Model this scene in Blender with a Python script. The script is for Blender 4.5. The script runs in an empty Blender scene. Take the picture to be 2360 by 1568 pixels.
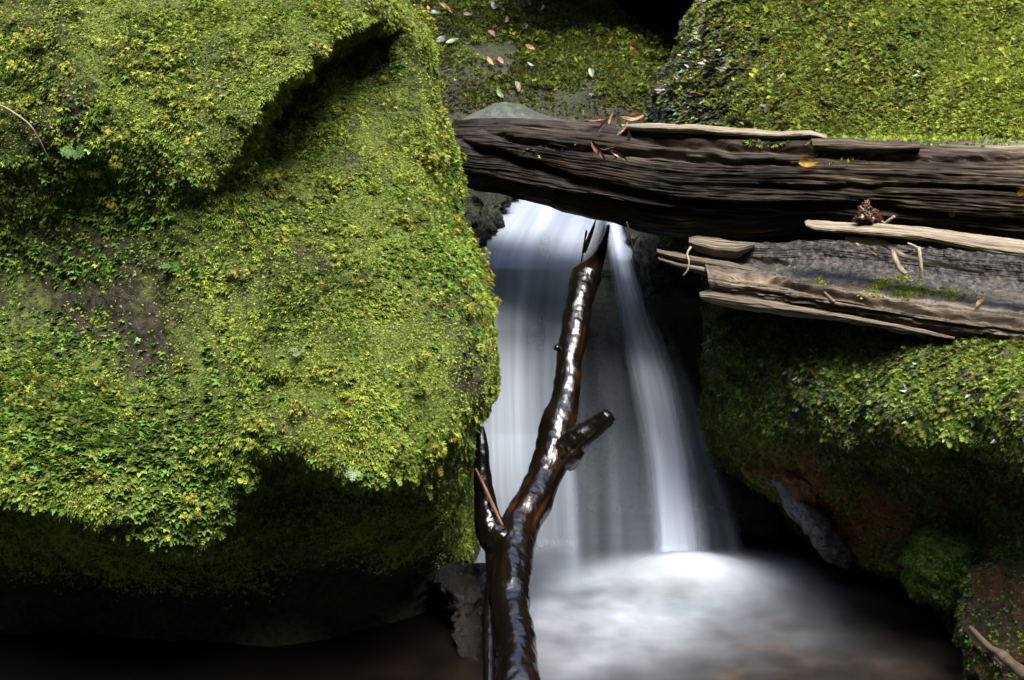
import bpy, math, numpy as np
from mathutils import Vector
from mathutils.bvhtree import BVHTree
rad = math.radians
S = bpy.context.scene
COL = S.collection
rng = np.random.default_rng(11)

# ------------------------------------------------------------------ camera, sky, sun, exposure
CAM_H, PITCH = 2.0, 12.0
TANH, HX, HY = 0.36, 1180.0, 784.0            # half width tangent; the photo was measured on a 2360 x 1568 grid
cam = bpy.data.cameras.new("camera"); cam.lens = 50; cam.sensor_width = 36; cam.clip_end = 500; cam.clip_start = 0.05
camo = bpy.data.objects.new("camera", cam); COL.objects.link(camo)
camo.location = (0, 0, CAM_H); camo.rotation_euler = (rad(90 - PITCH), 0, 0)
S.camera = camo

SUN_EL, SUN_AZ = 63.0, 18.0                    # azimuth: degrees towards +x from the direction behind the camera
w = bpy.data.worlds.new("World"); S.world = w; w.use_nodes = True
nt = w.node_tree
sky = nt.nodes.new("ShaderNodeTexSky"); sky.sky_type = 'NISHITA'; sky.sun_disc = False
sky.sun_elevation = rad(SUN_EL); sky.sun_rotation = rad(180 - SUN_AZ)
sky.air_density = 1.0; sky.dust_density = 2.5
nt.links.new(sky.outputs[0], nt.nodes["Background"].inputs[0]); nt.nodes["Background"].inputs[1].default_value = 0.14
sun = bpy.data.lights.new("sun", 'SUN'); sun.energy = 1.5; sun.angle = rad(28); sun.color = (1.0, 0.97, 0.92)
suno = bpy.data.objects.new("sun", sun); COL.objects.link(suno)
sd = Vector((math.cos(rad(SUN_EL)) * math.sin(rad(SUN_AZ)), -math.cos(rad(SUN_EL)) * math.cos(rad(SUN_AZ)), math.sin(rad(SUN_EL))))
suno.rotation_euler = sd.to_track_quat('Z', 'Y').to_euler()
S.view_settings.view_transform = 'Standard'; S.view_settings.look = 'None'
S.view_settings.exposure = 2.72; S.view_settings.gamma = 1.0
S.cycles.use_denoising = True
S.cycles.max_bounces = 8; S.cycles.transparent_max_bounces = 24
S.cycles.sample_clamp_indirect = 4.0

# ------------------------------------------------------------------ numbers and geometry helpers
CP, SP_ = math.cos(rad(PITCH)), math.sin(rad(PITCH))
def unproj(px, py, d):
    px, py, d = np.broadcast_arrays(np.asarray(px, float), np.asarray(py, float), np.asarray(d, float))
    x = (px - HX) / HX * TANH * d
    u = -(py - HY) / HX * TANH * d
    return np.stack([x, d * CP + u * SP_, CAM_H - d * SP_ + u * CP], -1)
def proj(P):
    y, z = P[..., 1], P[..., 2] - CAM_H
    d = y * CP - z * SP_; u = y * SP_ + z * CP
    return HX + P[..., 0] / d / TANH * HX, HY - u / d / TANH * HX, d
EYE = np.array([0, 0, CAM_H])

_p = np.random.default_rng(5).permutation(512).astype(np.int64)
_g = np.random.default_rng(6).normal(size=(512, 3)); _g /= np.linalg.norm(_g, axis=1)[:, None]
def pn(P):
    P = np.asarray(P, float); i = np.floor(P).astype(np.int64); f = P - i; t = f * f * f * (f * (f * 6 - 15) + 10)
    out = 0
    for dx in (0, 1):
        for dy in (0, 1):
            for dz in (0, 1):
                h = _p[(_p[(_p[(i[..., 0] + dx) & 511] + i[..., 1] + dy) & 511] + i[..., 2] + dz) & 511]
                g = _g[h]
                v = g[..., 0] * (f[..., 0] - dx) + g[..., 1] * (f[..., 1] - dy) + g[..., 2] * (f[..., 2] - dz)
                wt = (t[..., 0] if dx else 1 - t[..., 0]) * (t[..., 1] if dy else 1 - t[..., 1]) * (t[..., 2] if dz else 1 - t[..., 2])
                out = out + wt * v
    return out * 1.6
def fbm(P, freq, oc=4, gain=.5, off=0.0):
    P = np.asarray(P, float) * freq + off; a, s = 1.0, 0
    for _ in range(oc):
        s = s + a * pn(P); a *= gain; P = P * 2.03 + 17.3
    return s
def ss(a, b, x):
    t = np.clip((np.asarray(x, float) - a) / (b - a), 0, 1); return t * t * (3 - 2 * t)
def lin(pts):
    a = np.asarray(pts, float)
    return lambda x: np.interp(x, a[:, 0], a[:, 1])
def rbf(ctrl):
    c = np.asarray(ctrl, float); X = c[:, :2] / 500.0; n = len(c)
    def U(r2): return 0.5 * r2 * np.log(r2 + 1e-9)
    r2 = ((X[:, None] - X[None]) ** 2).sum(-1)
    A = np.zeros((n + 3, n + 3)); A[:n, :n] = U(r2) + np.eye(n) * .01; A[:n, n] = 1; A[:n, n + 1:] = X; A[n, :n] = 1; A[n + 1:, :n] = X.T
    sol = np.linalg.solve(A, np.concatenate([c[:, 2], [0, 0, 0]]))
    def f(px, py):
        q = np.stack(np.broadcast_arrays(np.asarray(px, float), np.asarray(py, float)), -1) / 500.0
        sh = q.shape[:-1]; q = q.reshape(-1, 2)
        o = sol[n] + q @ sol[n + 1:]
        for k in range(n): o = o + sol[k] * U(((q - X[k]) ** 2).sum(-1))
        return o.reshape(sh)
    return f
def polyd(px, py, pts):
    """signed distance to a polyline (positive on its right hand when walking it, picture y down) and the fraction along it"""
    pts = np.asarray(pts, float); seg = np.diff(pts, axis=0); L = np.hypot(*seg.T); cum = np.concatenate([[0], np.cumsum(L)])
    px = np.asarray(px, float); py = np.asarray(py, float)
    best = np.full(px.shape, 1e18); sg = np.zeros(px.shape); tt = np.zeros(px.shape)
    for k in range(len(seg)):
        ax, ay = px - pts[k, 0], py - pts[k, 1]
        t = np.clip((ax * seg[k, 0] + ay * seg[k, 1]) / L[k] ** 2, 0, 1)
        dx, dy = ax - t * seg[k, 0], ay - t * seg[k, 1]; d = dx * dx + dy * dy
        c = seg[k, 0] * ay - seg[k, 1] * ax
        m = d < best
        best = np.where(m, d, best); sg = np.where(m, np.sign(c), sg); tt = np.where(m, (cum[k] + t * L[k]) / cum[-1], tt)
    return np.sqrt(best) * sg, tt
def inpoly(px, py, poly):
    px = np.asarray(px, float); py = np.asarray(py, float); r = np.zeros(px.shape, bool); n = len(poly)
    for i in range(n):
        x1, y1 = poly[i]; x2, y2 = poly[(i + 1) % n]
        c = ((y1 > py) != (y2 > py)) & (px < (x2 - x1) * (py - y1) / ((y2 - y1) or 1e-9) + x1)
        r ^= c
    return r
def blob(px, py, cx, cy, rx, ry): return np.exp(-(((px - cx) / rx) ** 2 + ((py - cy) / ry) ** 2))

def mesh(name, V, F, mat, parent=None, smooth=True, attrs=None, uv=None, loc=None):
    V = np.asarray(V, np.float32).reshape(-1, 3)
    if loc is not None: V = V - np.asarray(loc, np.float32)
    me = bpy.data.meshes.new(name)
    me.vertices.add(len(V)); me.vertices.foreach_set("co", V.ravel())
    if isinstance(F, np.ndarray):
        k = F.shape[1]; me.loops.add(F.size); me.loops.foreach_set("vertex_index", F.astype(np.int32).ravel())
        me.polygons.add(len(F)); me.polygons.foreach_set("loop_start", np.arange(0, F.size, k, dtype=np.int32))
        li = F.ravel()
    else:
        li = np.array([i for f in F for i in f], np.int32); st = np.cumsum([0] + [len(f) for f in F])[:-1].astype(np.int32)
        me.loops.add(len(li)); me.loops.foreach_set("vertex_index", li); me.polygons.add(len(F)); me.polygons.foreach_set("loop_start", st)
    me.polygons.foreach_set("use_smooth", np.full(len(me.polygons), smooth))
    me.update(calc_edges=True)
    for k, a in (attrs or {}).items():
        a = np.asarray(a, np.float32)
        if a.ndim == 1: me.attributes.new(k, 'FLOAT', 'POINT').data.foreach_set("value", a)
        else:
            if a.shape[1] == 3: a = np.concatenate([a, np.ones((len(a), 1), np.float32)], 1)
            me.attributes.new(k, 'FLOAT_COLOR', 'POINT').data.foreach_set("color", a.ravel())
    if uv is not None:
        me.uv_layers.new(name="UVMap").data.foreach_set("uv", np.asarray(uv, np.float32)[li].ravel())
    if mat: me.materials.append(mat)
    o = bpy.data.objects.new(name, me); COL.objects.link(o)
    if loc is not None and parent is None: o.location = loc
    if parent is not None: o.parent = parent
    return o
def tag(o, label=None, cat=None, group=None, kind=None):
    if label: o['label'] = label
    if cat: o['category'] = cat
    if group: o['group'] = group
    if kind: o['kind'] = kind
    return o
def vnorm(V, F):
    n = np.cross(V[F[:, 2]] - V[F[:, 0]], V[F[:, 3]] - V[F[:, 1]]); N = np.zeros_like(V)
    for k in range(4): np.add.at(N, F[:, k], n)
    return N / (np.linalg.norm(N, axis=1)[:, None] + 1e-12)
def gridF(a, b, wrap=False):
    i = np.arange(a - 1)[:, None]; j = np.arange(b if wrap else b - 1)[None]; j2 = (j + 1) % b
    return np.stack(np.broadcast_arrays(i * b + j, i * b + j2, (i + 1) * b + j2, (i + 1) * b + j), -1).reshape(-1, 4)
SURF = {}
def slab(name, A, B, D, mat, thick=.5, n=(200, 200), nb=24, roundA=(0, 0), roundB=(0, 0), disp=None, parent=None, circ=False, attrs=None, uvm=None, ends=True, backoff=None):
    """solid whose front runs from edge line A to edge line B (measured outlines) at depth D(px, py, v, t), closed by a back"""
    A = np.asarray(A, float); B = np.asarray(B, float)
    def resample(P, m):
        L = np.concatenate([[0], np.cumsum(np.hypot(*np.diff(P, axis=0).T))]); s = np.linspace(0, L[-1], m)
        return np.stack([np.interp(s, L, P[:, 0]), np.interp(s, L, P[:, 1])], -1)
    nt_, nv = n
    A, B = resample(A, nt_), resample(B, nt_)
    lin_ = np.linspace(0, 1, nv); cs = (1 - np.cos(np.pi * lin_)) / 2
    v = cs if circ else .45 * cs + .55 * lin_
    t = np.linspace(0, 1, nt_)
    pxy = A[:, None] + (B - A)[:, None] * v[None, :, None]
    V_, T_ = np.broadcast_arrays(v[None], t[:, None])
    d = D(pxy[..., 0], pxy[..., 1], V_, T_)
    w_ = np.hypot(*(B - A).T)[:, None]
    for (rw, rd), dist in ((roundA, V_ * w_), (roundB, (1 - V_) * w_)):
        if rw: d = d + rd * (1 - np.sqrt(np.clip(1 - np.clip(1 - dist / rw, 0, 1) ** 2, 0, 1)))
    vb = (1 + np.cos(np.pi * np.linspace(0, 1, nb + 2)[1:-1])) / 2
    pb = A[:, None] + (B - A)[:, None] * vb[None, :, None]
    db = d[:, :1] + (d[:, -1:] - d[:, :1]) * vb[None] + thick * np.sqrt(np.clip(1 - (2 * vb[None] - 1) ** 2, 0, 1))
    PX = np.concatenate([pxy, pb], 1); DD = np.concatenate([d, db], 1)
    if ends:                                             # round the ends off a little
        pass
    W = unproj(PX[..., 0], PX[..., 1], DD); nw = nv + nb
    V = W.reshape(-1, 3); F = gridF(nt_, nw, True)
    N = vnorm(V, F)
    c = V.mean(0)
    mid = V[(nt_ // 2) * nw + nv // 2]; nm = N[(nt_ // 2) * nw + nv // 2]
    if np.dot(nm, EYE - mid) < 0: F = F[:, ::-1]; N = -N
    ppx, ppy = PX[..., 0].ravel(), PX[..., 1].ravel()
    vv = np.concatenate([np.broadcast_to(v[None], (nt_, nv)), np.broadcast_to(vb[None], (nt_, nb))], 1).ravel()
    tt = np.repeat(t, nw); front = np.tile(np.arange(nw) < nv, nt_)
    info = dict(px=ppx, py=ppy, v=vv, t=tt, front=front, N=N, V=V)
    if disp is not None:
        V = V + N * np.asarray(disp(info))[:, None]
    N = vnorm(V, F)
    uv = None
    if uvm: uv = uvm(info)
    at = attrs(info) if attrs else None
    SURF[name] = dict(V=V, F=F, N=N)
    c0 = len(V); V2 = np.concatenate([V, [V[:nw].mean(0), V[-nw:].mean(0)]]); j = np.arange(nw); j2 = (j + 1) % nw
    Fl = [tuple(x) for x in F.tolist()]
    fl = F[0][1] == 0 or (F[0][0] > F[0][3])
    base = (nt_ - 1) * nw
    for a, b in zip(j.tolist(), j2.tolist()):
        Fl.append((c0, b, a) if not fl else (c0, a, b)); Fl.append((c0 + 1, base + a, base + b) if not fl else (c0 + 1, base + b, base + a))
    def pad(a): return np.concatenate([a, [a[0], a[-1]]])
    o = mesh(name.split('|')[0], V2, Fl, mat, parent, attrs={k: pad(x) for k, x in (at or {}).items()}, uv=pad(uv) if uv is not None else None)
    SURF[name]['bvh'] = BVHTree.FromPolygons(V2.tolist(), Fl)
    SURF[name]['obj'] = o
    return o
def hit(px, py, *names):
    d = Vector((unproj(px, py, 1.0) - EYE).tolist()).normalized(); best = None
    for nme in names:
        h = SURF[nme]['bvh'].ray_cast(Vector(EYE.tolist()), d)
        if h[0] is not None and (best is None or h[3] < best[2]):
            nn = h[1] if h[1].dot(d) < 0 else -h[1]
            best = (np.array(h[0]), np.array(nn), h[3])
    return best
def tube(P, R, sides=14, wob=0.0, wf=20.0, fine=0.0, seg=None, ell=None, seed=0.0, tips=(True, True)):
    P = np.asarray(P, float); R = np.asarray(R, float)
    seg = seg or max(12, len(P) * 8)
    L = np.concatenate([[0], np.cumsum(np.linalg.norm(np.diff(P, axis=0), axis=1))]); s = np.linspace(0, L[-1], seg)
    def cr(a):                                            # smooth interpolation
        a = a.reshape(len(P), -1); m = np.gradient(a, L, axis=0)
        k = np.clip(np.searchsorted(L, s, side='right') - 1, 0, len(P) - 2); h = (L[k + 1] - L[k])[:, None]; u = ((s - L[k])[:, None]) / h
        return (2*u**3-3*u**2+1)*a[k] + (u**3-2*u**2+u)*h*m[k] + (-2*u**3+3*u**2)*a[k+1] + (u**3-u**2)*h*m[k+1]
    C = cr(P); r = np.interp(s, L, R)
    T = np.gradient(C, axis=0); T /= np.linalg.norm(T, axis=1)[:, None]
    up = np.array([0, 0, 1.0]) if abs(T[:, 2]).mean() < .8 else np.array([0, 1.0, 0])
    X = np.cross(T, up); X /= np.linalg.norm(X, axis=1)[:, None]; Y = np.cross(X, T)
    a = np.linspace(0, 2 * np.pi, sides, endpoint=False)
    D = X[:, None] * np.cos(a)[None, :, None] + Y[:, None] * np.sin(a)[None, :, None]
    rr = np.broadcast_to(r[:, None], (seg, sides)).copy()
    if wob: rr = rr * (1 + wob * fbm(C[:, None] + D * r[:, None, None], wf, 3, off=seed) + fine * fbm((C[:, None] + D * r[:, None, None]) * [1, 1, .35], 42, 3, off=seed))
    V = (C[:, None] + D * rr[..., None]).reshape(-1, 3); F = [tuple(x) for x in gridF(seg, sides, True).tolist()]
    n0 = len(V); e0 = C[0] - T[0] * r[0] * .35 * tips[0]; e1 = C[-1] + T[-1] * r[-1] * .35 * tips[1]
    V = np.concatenate([V, [e0, e1]])
    for j in range(sides):
        F.append((n0, (j + 1) % sides, j)); F.append((n0 + 1, (seg - 1) * sides + j, (seg - 1) * sides + (j + 1) % sides))
    uv = np.concatenate([np.stack([np.repeat(s, sides), np.tile(a / 6.283 * 6.283 * R.mean(), seg)], -1), [[0, 0], [L[-1], 0]]])
    return V, F, uv
def join(parts):
    V, F, U, o = [], [], [], 0
    for v, f, u in parts:
        V.append(v); U.append(u); F += [tuple(i + o for i in q) for q in f]; o += len(v)
    return np.concatenate(V), F, np.concatenate(U)

# ------------------------------------------------------------------ materials
class NT:
    def __init__(s, name):
        s.m = bpy.data.materials.new(name); s.m.use_nodes = True; s.t = s.m.node_tree; s.b = s.t.nodes["Principled BSDF"]; s.out = s.t.nodes["Material Output"]
    def n(s, typ, **kw):
        x = s.t.nodes.new("ShaderNode" + typ)
        for k, v in kw.items(): setattr(x, k, v)
        return x
    def l(s, a, b): s.t.links.new(a, b)
    def put(s, x, inp):
        if isinstance(x, bpy.types.NodeSocket): s.l(x, inp)
        else: inp.default_value = x
    def noise(s, scale, vec=None, detail=6, rough=.6, dist=0.0, out='Fac'):
        x = s.n("TexNoise"); x.inputs['Scale'].default_value = scale; x.inputs['Detail'].default_value = detail; x.inputs['Roughness'].default_value = rough; x.inputs['Distortion'].default_value = dist
        if vec is not None: s.l(vec, x.inputs['Vector'])
        return x.outputs[out]
    def ramp(s, fac, stops):
        x = s.n("ValToRGB"); e = x.color_ramp.elements
        while len(e) < len(stops): e.new(.5)
        for k, (p, c) in enumerate(stops): e[k].position = p; e[k].color = (*c, 1) if not isinstance(c, float) else (c, c, c, 1)
        s.l(fac, x.inputs[0]); return x.outputs[0]
    def mix(s, f, a, b):
        x = s.n("Mix", data_type='RGBA'); s.put(f, x.inputs[0])
        for q, i in ((a, 6), (b, 7)): s.put((*q, 1) if isinstance(q, tuple) else q, x.inputs[i])
        return x.outputs[2]
    def math(s, op, a, b=0.0, c=0.0, clamp=False):
        x = s.n("Math", operation=op, use_clamp=clamp); s.put(a, x.inputs[0]); s.put(b, x.inputs[1]); s.put(c, x.inputs[2]); return x.outputs[0]
    def attr(s, name, out='Fac'): return s.n("Attribute", attribute_name=name).outputs[out]
    def pos(s): return s.n("NewGeometry").outputs['Position']
    def obj(s): return s.n("TexCoord").outputs['Object']
    def uv(s, sx=1, sy=1):
        x = s.n("Mapping"); x.inputs['Scale'].default_value = (sx, sy, 1); s.l(s.n("TexCoord").outputs['UV'], x.inputs[0]); return x.outputs[0]
    def bump(s, h, strength=.5, dist=.01):
        x = s.n("Bump"); x.inputs['Strength'].default_value = strength; x.inputs['Distance'].default_value = dist; s.l(h, x.inputs['Height']); s.l(x.outputs[0], s.b.inputs['Normal']); return x
    def set(s, **kw):
        for k, v in kw.items():
            i = s.b.inputs[k.replace('_', ' ')]; s.put((*v, 1) if isinstance(v, tuple) else v, i)

def m_leafy(name, trans=.25, rough=.55, spec=.3):
    q = NT(name); c = q.attr("Col", 'Color')
    q.set(Base_Color=c, Roughness=rough, Specular_IOR_Level=spec)
    tr = q.n("BsdfTranslucent"); q.l(c, tr.inputs[0]); mx = q.n("MixShader"); mx.inputs[0].default_value = trans
    q.l(q.b.outputs[0], mx.inputs[1]); q.l(tr.outputs[0], mx.inputs[2]); q.l(mx.outputs[0], q.out.inputs[0]); return q.m
M_MOSS = m_leafy("moss_leaves", .25, .6, .10)
M_WETMOSS = m_leafy("wet_fern_leaves", .12, .3, .42)
M_FERN = m_leafy("fern_leaves", .3, .5, .18)
def m_rock(name, dark, light, film, rough=.8, spec=.3, gloss_bump=.6):
    """stone with a thin film of algae: attribute 'film' says how much of it the moss covers, 'rust' where iron stains it"""
    q = NT(name); p = q.obj()
    big = q.noise(3, p, 5); fine = q.noise(45, p, 8, .7); sp = q.noise(160, p, 4, .7)
    base = q.ramp(q.math('ADD', q.math('MULTIPLY', fine, .6), q.math('MULTIPLY', big, .4)), [(.40, dark), (.60, light)])
    fl = q.ramp(q.math('ADD', q.math('MULTIPLY', sp, .5), q.math('MULTIPLY', fine, .5)), [(.38, tuple(x * .25 for x in film)), (.5, tuple(x * .9 for x in film)), (.62, tuple(x * 1.7 for x in film))])
    c = q.mix(q.math('MULTIPLY', q.attr("film"), 1.0, clamp=True), base, fl)
    rust = q.ramp(fine, [(.35, (.03, .012, .006)), (.62, (.17, .065, .02))])
    c = q.mix(q.attr("rust"), c, rust)
    q.set(Base_Color=c, Roughness=rough, Specular_IOR_Level=spec)
    h = q.math('ADD', q.math('MULTIPLY', fine, .8), q.math('MULTIPLY', sp, .35)); q.bump(h, gloss_bump, .035)
    return q.m
M_ROCK = m_rock("mossy_stone", (.010, .008, .006), (.044, .037, .026), (.075, .098, .020), .85, .1)
M_ROCK_SHADED = m_rock("shaded_algae_stone", (.008, .0065, .0045), (.034, .029, .019), (.026, .032, .009))  # darker copy of the algae stone, canopy shade put into its colours
M_WETROCK = m_rock("wet_black_stone", (.006, .0055, .005), (.022, .019, .016), (.02, .03, .01), .18, .3, .8)
M_GREYROCK = m_rock("smooth_grey_stone", (.035, .038, .034), (.085, .092, .082), (.04, .05, .025), .4, .35, .3)
M_SKYSPECK = m_rock("wet_stone_sky_glints", (.006, .006, .006), (.20, .215, .235), (.02, .02, .02), .3, .5, 1.0)  # pale bluish flecks paint the sky's reflection on wet rock
M_CAVESHADE = m_rock("cave_shade_stone", (.006, .006, .005), (.015, .013, .011), (.01, .012, .005), .9, .1)  # near-black colour carries the shade of the unlit cave
def m_wood(name, stops, wet=False, rough=.75, spec=.3, gs=(1.6, 55), bumpd=.012, moss=True):
    q = NT(name)
    g = q.noise(1.0, q.uv(*gs), 8, .65, .12); g2 = q.noise(1.0, q.uv(gs[0] * 2.2, gs[1] * 4), 5, .6); big = q.noise(1.0, q.uv(gs[0] * 1.3, gs[1] * .12), 4)
    f = q.math('ADD', q.math('MULTIPLY', g, .55), q.math('ADD', q.math('MULTIPLY', g2, .25), q.math('MULTIPLY', big, .2)))
    c = q.ramp(f, stops)
    wt = q.attr("wet")                                   # soaked wood is darker and glossier
    wetc = q.n("Mix", data_type='RGBA', blend_type='MULTIPLY'); q.put(wt, wetc.inputs[0]); q.l(c, wetc.inputs[6]); wetc.inputs[7].default_value = (.14, .105, .07, 1)
    c = wetc.outputs[2]
    c = q.mix(q.attr("pale"), c, q.ramp(g, [(.38, (.06, .05, .034)), (.52, (.19, .16, .11)), (.65, (.32, .28, .205))]))
    c = q.mix(q.attr("blue"), c, q.ramp(q.noise(60, q.obj(), 7, .7), [(.38, (.006, .0055, .005)), (.48, (.022, .020, .018)), (.56, (.046, .039, .033)), (.66, (.085, .078, .066))]))
    q.set(Base_Color=c, Roughness=q.math('SUBTRACT', rough, q.math('MULTIPLY', wt, .38)), Specular_IOR_Level=spec)
    q.bump(f, .9, bumpd); return q.m
M_LOG = m_wood("rotten_log_wood", [(.40, (.003, .002, .0013)), (.47, (.015, .0092, .0045)), (.53, (.052, .034, .016)), (.60, (.17, .122, .066))], gs=(1.7, 95), spec=.18)
M_SPLIT = m_wood("split_log_wood", [(.36, (.010, .007, .005)), (.46, (.055, .040, .026)), (.54, (.14, .108, .072)), (.64, (.27, .22, .155))], gs=(1.7, 80))
M_PLANK = m_wood("weathered_wood", [(.36, (.035, .024, .014)), (.45, (.12, .093, .06)), (.56, (.235, .19, .13)), (.66, (.33, .285, .215))], gs=(1.7, 80))
M_STICK = m_wood("stick_wood", [(.30, (.08, .06, .04)), (.5, (.25, .20, .14)), (.7, (.40, .35, .27))], gs=(30, 80), bumpd=.002)
M_BROWN = m_wood("brown_bark", [(.30, (.03, .014, .006)), (.5, (.13, .06, .03)), (.7, (.30, .16, .09))], rough=.5, gs=(20, 120), bumpd=.003)
def m_branch():
    q = NT("wet_branch_bark"); p = q.obj()
    g = q.noise(1.0, q.uv(5, 45), 4, .6, .6); b = q.noise(9, p, 5, .6); f = q.noise(75, p, 3, .6)
    c = q.ramp(g, [(.35, (.0015, .0012, .001)), (.55, (.003, .002, .0014)), (.7, (.007, .004, .002))])
    bare = q.math('MULTIPLY', q.attr("bare"), q.ramp(b, [(.42, 0.0), (.6, 1.0)]))
    c = q.mix(bare, c, q.ramp(g, [(.35, (.004, .002, .001)), (.5, (.018, .008, .003)), (.68, (.055, .025, .009))]))
    q.set(Base_Color=c, Roughness=.22, Specular_IOR_Level=.36)
    q.bump(q.math('ADD', q.math('MULTIPLY', g, .7), q.math('MULTIPLY', f, .35)), .55, .005); return q.m
M_BRANCH = m_branch()
def m_leaf(name, c1, c2, rough=.45):
    q = NT(name); f = q.noise(60, q.obj(), 5, .6)
    q.set(Base_Color=q.ramp(f, [(.35, tuple(x * .5 for x in c1)), (.65, tuple(x * .58 for x in c2))]), Roughness=rough, Specular_IOR_Level=.4); q.bump(f, .4, .003); return q.m
LM = dict(orange=m_leaf("orange_leaf", (.35, .11, .015), (.55, .22, .04)), yellow=m_leaf("yellow_leaf", (.42, .22, .03), (.62, .38, .09)),
          tan=m_leaf("tan_leaf", (.20, .10, .04), (.34, .19, .08)), pink=m_leaf("pinkish_leaf", (.085, .045, .035), (.15, .09, .065)),
          grey=m_leaf("grey_leaf", (.07, .065, .06), (.14, .13, .12)), green=m_leaf("green_leaf", (.09, .14, .03), (.18, .24, .07)),
          silver=m_leaf("silver_leaf", (.12, .17, .09), (.22, .28, .17)), brown=m_leaf("brown_leaf", (.10, .045, .02), (.22, .11, .05)))
def m_fall():
    q = NT("falling_water"); d = q.attr("dens")
    st = q.noise(1.0, q.uv(46, .9), 5, .6, .15); st2 = q.noise(1.0, q.uv(150, 1.2), 3, .5)
    f = q.math('ADD', q.math('MULTIPLY', q.math('SUBTRACT', st, .5), .26), q.math('MULTIPLY', q.math('SUBTRACT', st2, .5), .12))
    a = q.math('MULTIPLY', d, q.math('ADD', f, 1.0), clamp=True)
    q.set(Base_Color=(.46, .52, .61), Roughness=.6, Specular_IOR_Level=.2)
    tr = q.n("BsdfTranslucent"); tr.inputs[0].default_value = (.46, .52, .61, 1); m1 = q.n("MixShader"); m1.inputs[0].default_value = .3
    q.l(q.b.outputs[0], m1.inputs[1]); q.l(tr.outputs[0], m1.inputs[2])
    tp = q.n("BsdfTransparent"); tp.inputs[0].default_value = (.97, .98, .985, 1); m2 = q.n("MixShader"); q.l(a, m2.inputs[0]); q.l(tp.outputs[0], m2.inputs[1]); q.l(m1.outputs[0], m2.inputs[2])
    q.l(m2.outputs[0], q.out.inputs[0]); return q.m
M_FALL = m_fall()
def m_pool():
    q = NT("pool_water"); d = q.attr("foam")
    bed0 = q.ramp(q.noise(5, q.pos(), 5, .6), [(.38, (.005, .0035, .002)), (.52, (.014, .009, .005)), (.64, (.036, .022, .012))])
    bed = q.mix(q.attr('lit_shallow'), (.0012, .001, .0008), bed0)  # near-black bed off the lit shallows puts deep shade into the colour
    fv = q.attr('flow', 'Vector'); st = q.noise(1.0, fv, 5, .55); st2 = q.noise(5.0, fv, 4, .6)
    f = q.math('ADD', q.math('MULTIPLY', q.math('SUBTRACT', st, .5), .5), q.math('MULTIPLY', q.math('SUBTRACT', st2, .5), .3))
    a = q.math('MULTIPLY', d, q.math('ADD', f, 1.0), clamp=True)
    q.set(Base_Color=q.mix(a, bed, (.74, .80, .88)), Roughness=q.math('MULTIPLY_ADD', a, .4, .3), Specular_IOR_Level=.3); return q.m
M_POOL = m_pool()

# ------------------------------------------------------------------ moss scattering
PAL = dict(lime=(.275, .32, .052), light=(.20, .262, .040), mid=(.10, .165, .020), deep=(.030, .068, .011), olive=(.125, .128, .025), brown=(.08, .06, .022),
           yellow=(.25, .25, .036), bright=(.10, .21, .03), mint=(.17, .30, .10), wet=(.030, .032, .022), rusty=(.16, .09, .03))
def sample(name, N, prob, seed=0, margin=160, front=True):
    r = np.random.default_rng(seed); s = SURF[name]; V, F, NN = s['V'], s['F'], s['N']
    c = V[F].mean(1); n = NN[F].mean(1); px, py, d = proj(c)
    ar = np.linalg.norm(np.cross(V[F[:, 2]] - V[F[:, 0]], V[F[:, 3]] - V[F[:, 1]]), axis=1) * .5
    view = EYE - c; view /= np.linalg.norm(view, axis=1)[:, None]; fc = (n * view).sum(1)
    ok = (fc > -.25) & (px > -margin) & (px < 2360 + margin) & (py > -margin) & (py < 1568 + margin)
    wt = ar * ok; k = r.choice(len(F), N, p=wt / wt.sum()); u, v = r.random(N)[:, None], r.random(N)[:, None]
    q = V[F[k]]; m = NN[F[k]]
    P = (q[:, 0] * (1 - u) + q[:, 1] * u) * (1 - v) + (q[:, 3] * (1 - u) + q[:, 2] * u) * v
    n = (m[:, 0] * (1 - u) + m[:, 1] * u) * (1 - v) + (m[:, 3] * (1 - u) + m[:, 2] * u) * v; n /= np.linalg.norm(n, axis=1)[:, None]
    px, py, d = proj(P); keep = r.random(N) < prob(px, py, P, n)
    return P[keep], n[keep], px[keep], py[keep]
def tmpl(kind):
    """leaf templates: (x across, y along, z off) in units of the sprig's length, as quads"""
    Q = []
    def leaf(x, y, ang, L, W, lift=0.0):
        c, s_ = math.cos(ang), math.sin(ang)
        for q in [[(0, 0, 0), (W * .5, L * .45, lift * .5), (0, L, lift * .2), (-W * .5, L * .45, lift * .5)]]:
            Q.append([(x + a * c + b * s_, y - a * s_ + b * c, z) for a, b, z in q])
    if kind == 'moss':
        leaf(0, 0, 0, 1, .27, .15); leaf(0, .1, .62, .72, .22, .2); leaf(0, .1, -.62, .72, .22, .2)
    elif kind == 'leaf':
        leaf(0, 0, 0, 1, .95, .12)
    elif kind == 'lobes':
        leaf(0, 0, 0, 1, .5, .1); leaf(0, 0, .9, .85, .5, .15); leaf(0, 0, -.9, .85, .5, .15)
    elif kind == 'frond':
        leaf(0, .0, 0, 1.0, .10, 0)
        for i in range(4):
            y = .12 + i * .2; L = .42 - .07 * i
            leaf(0, y, 1.0, L, .17, .08); leaf(0, y, -1.0, L, .17, .08)
    return np.array(Q)                                   # (q,4,3)
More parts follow.
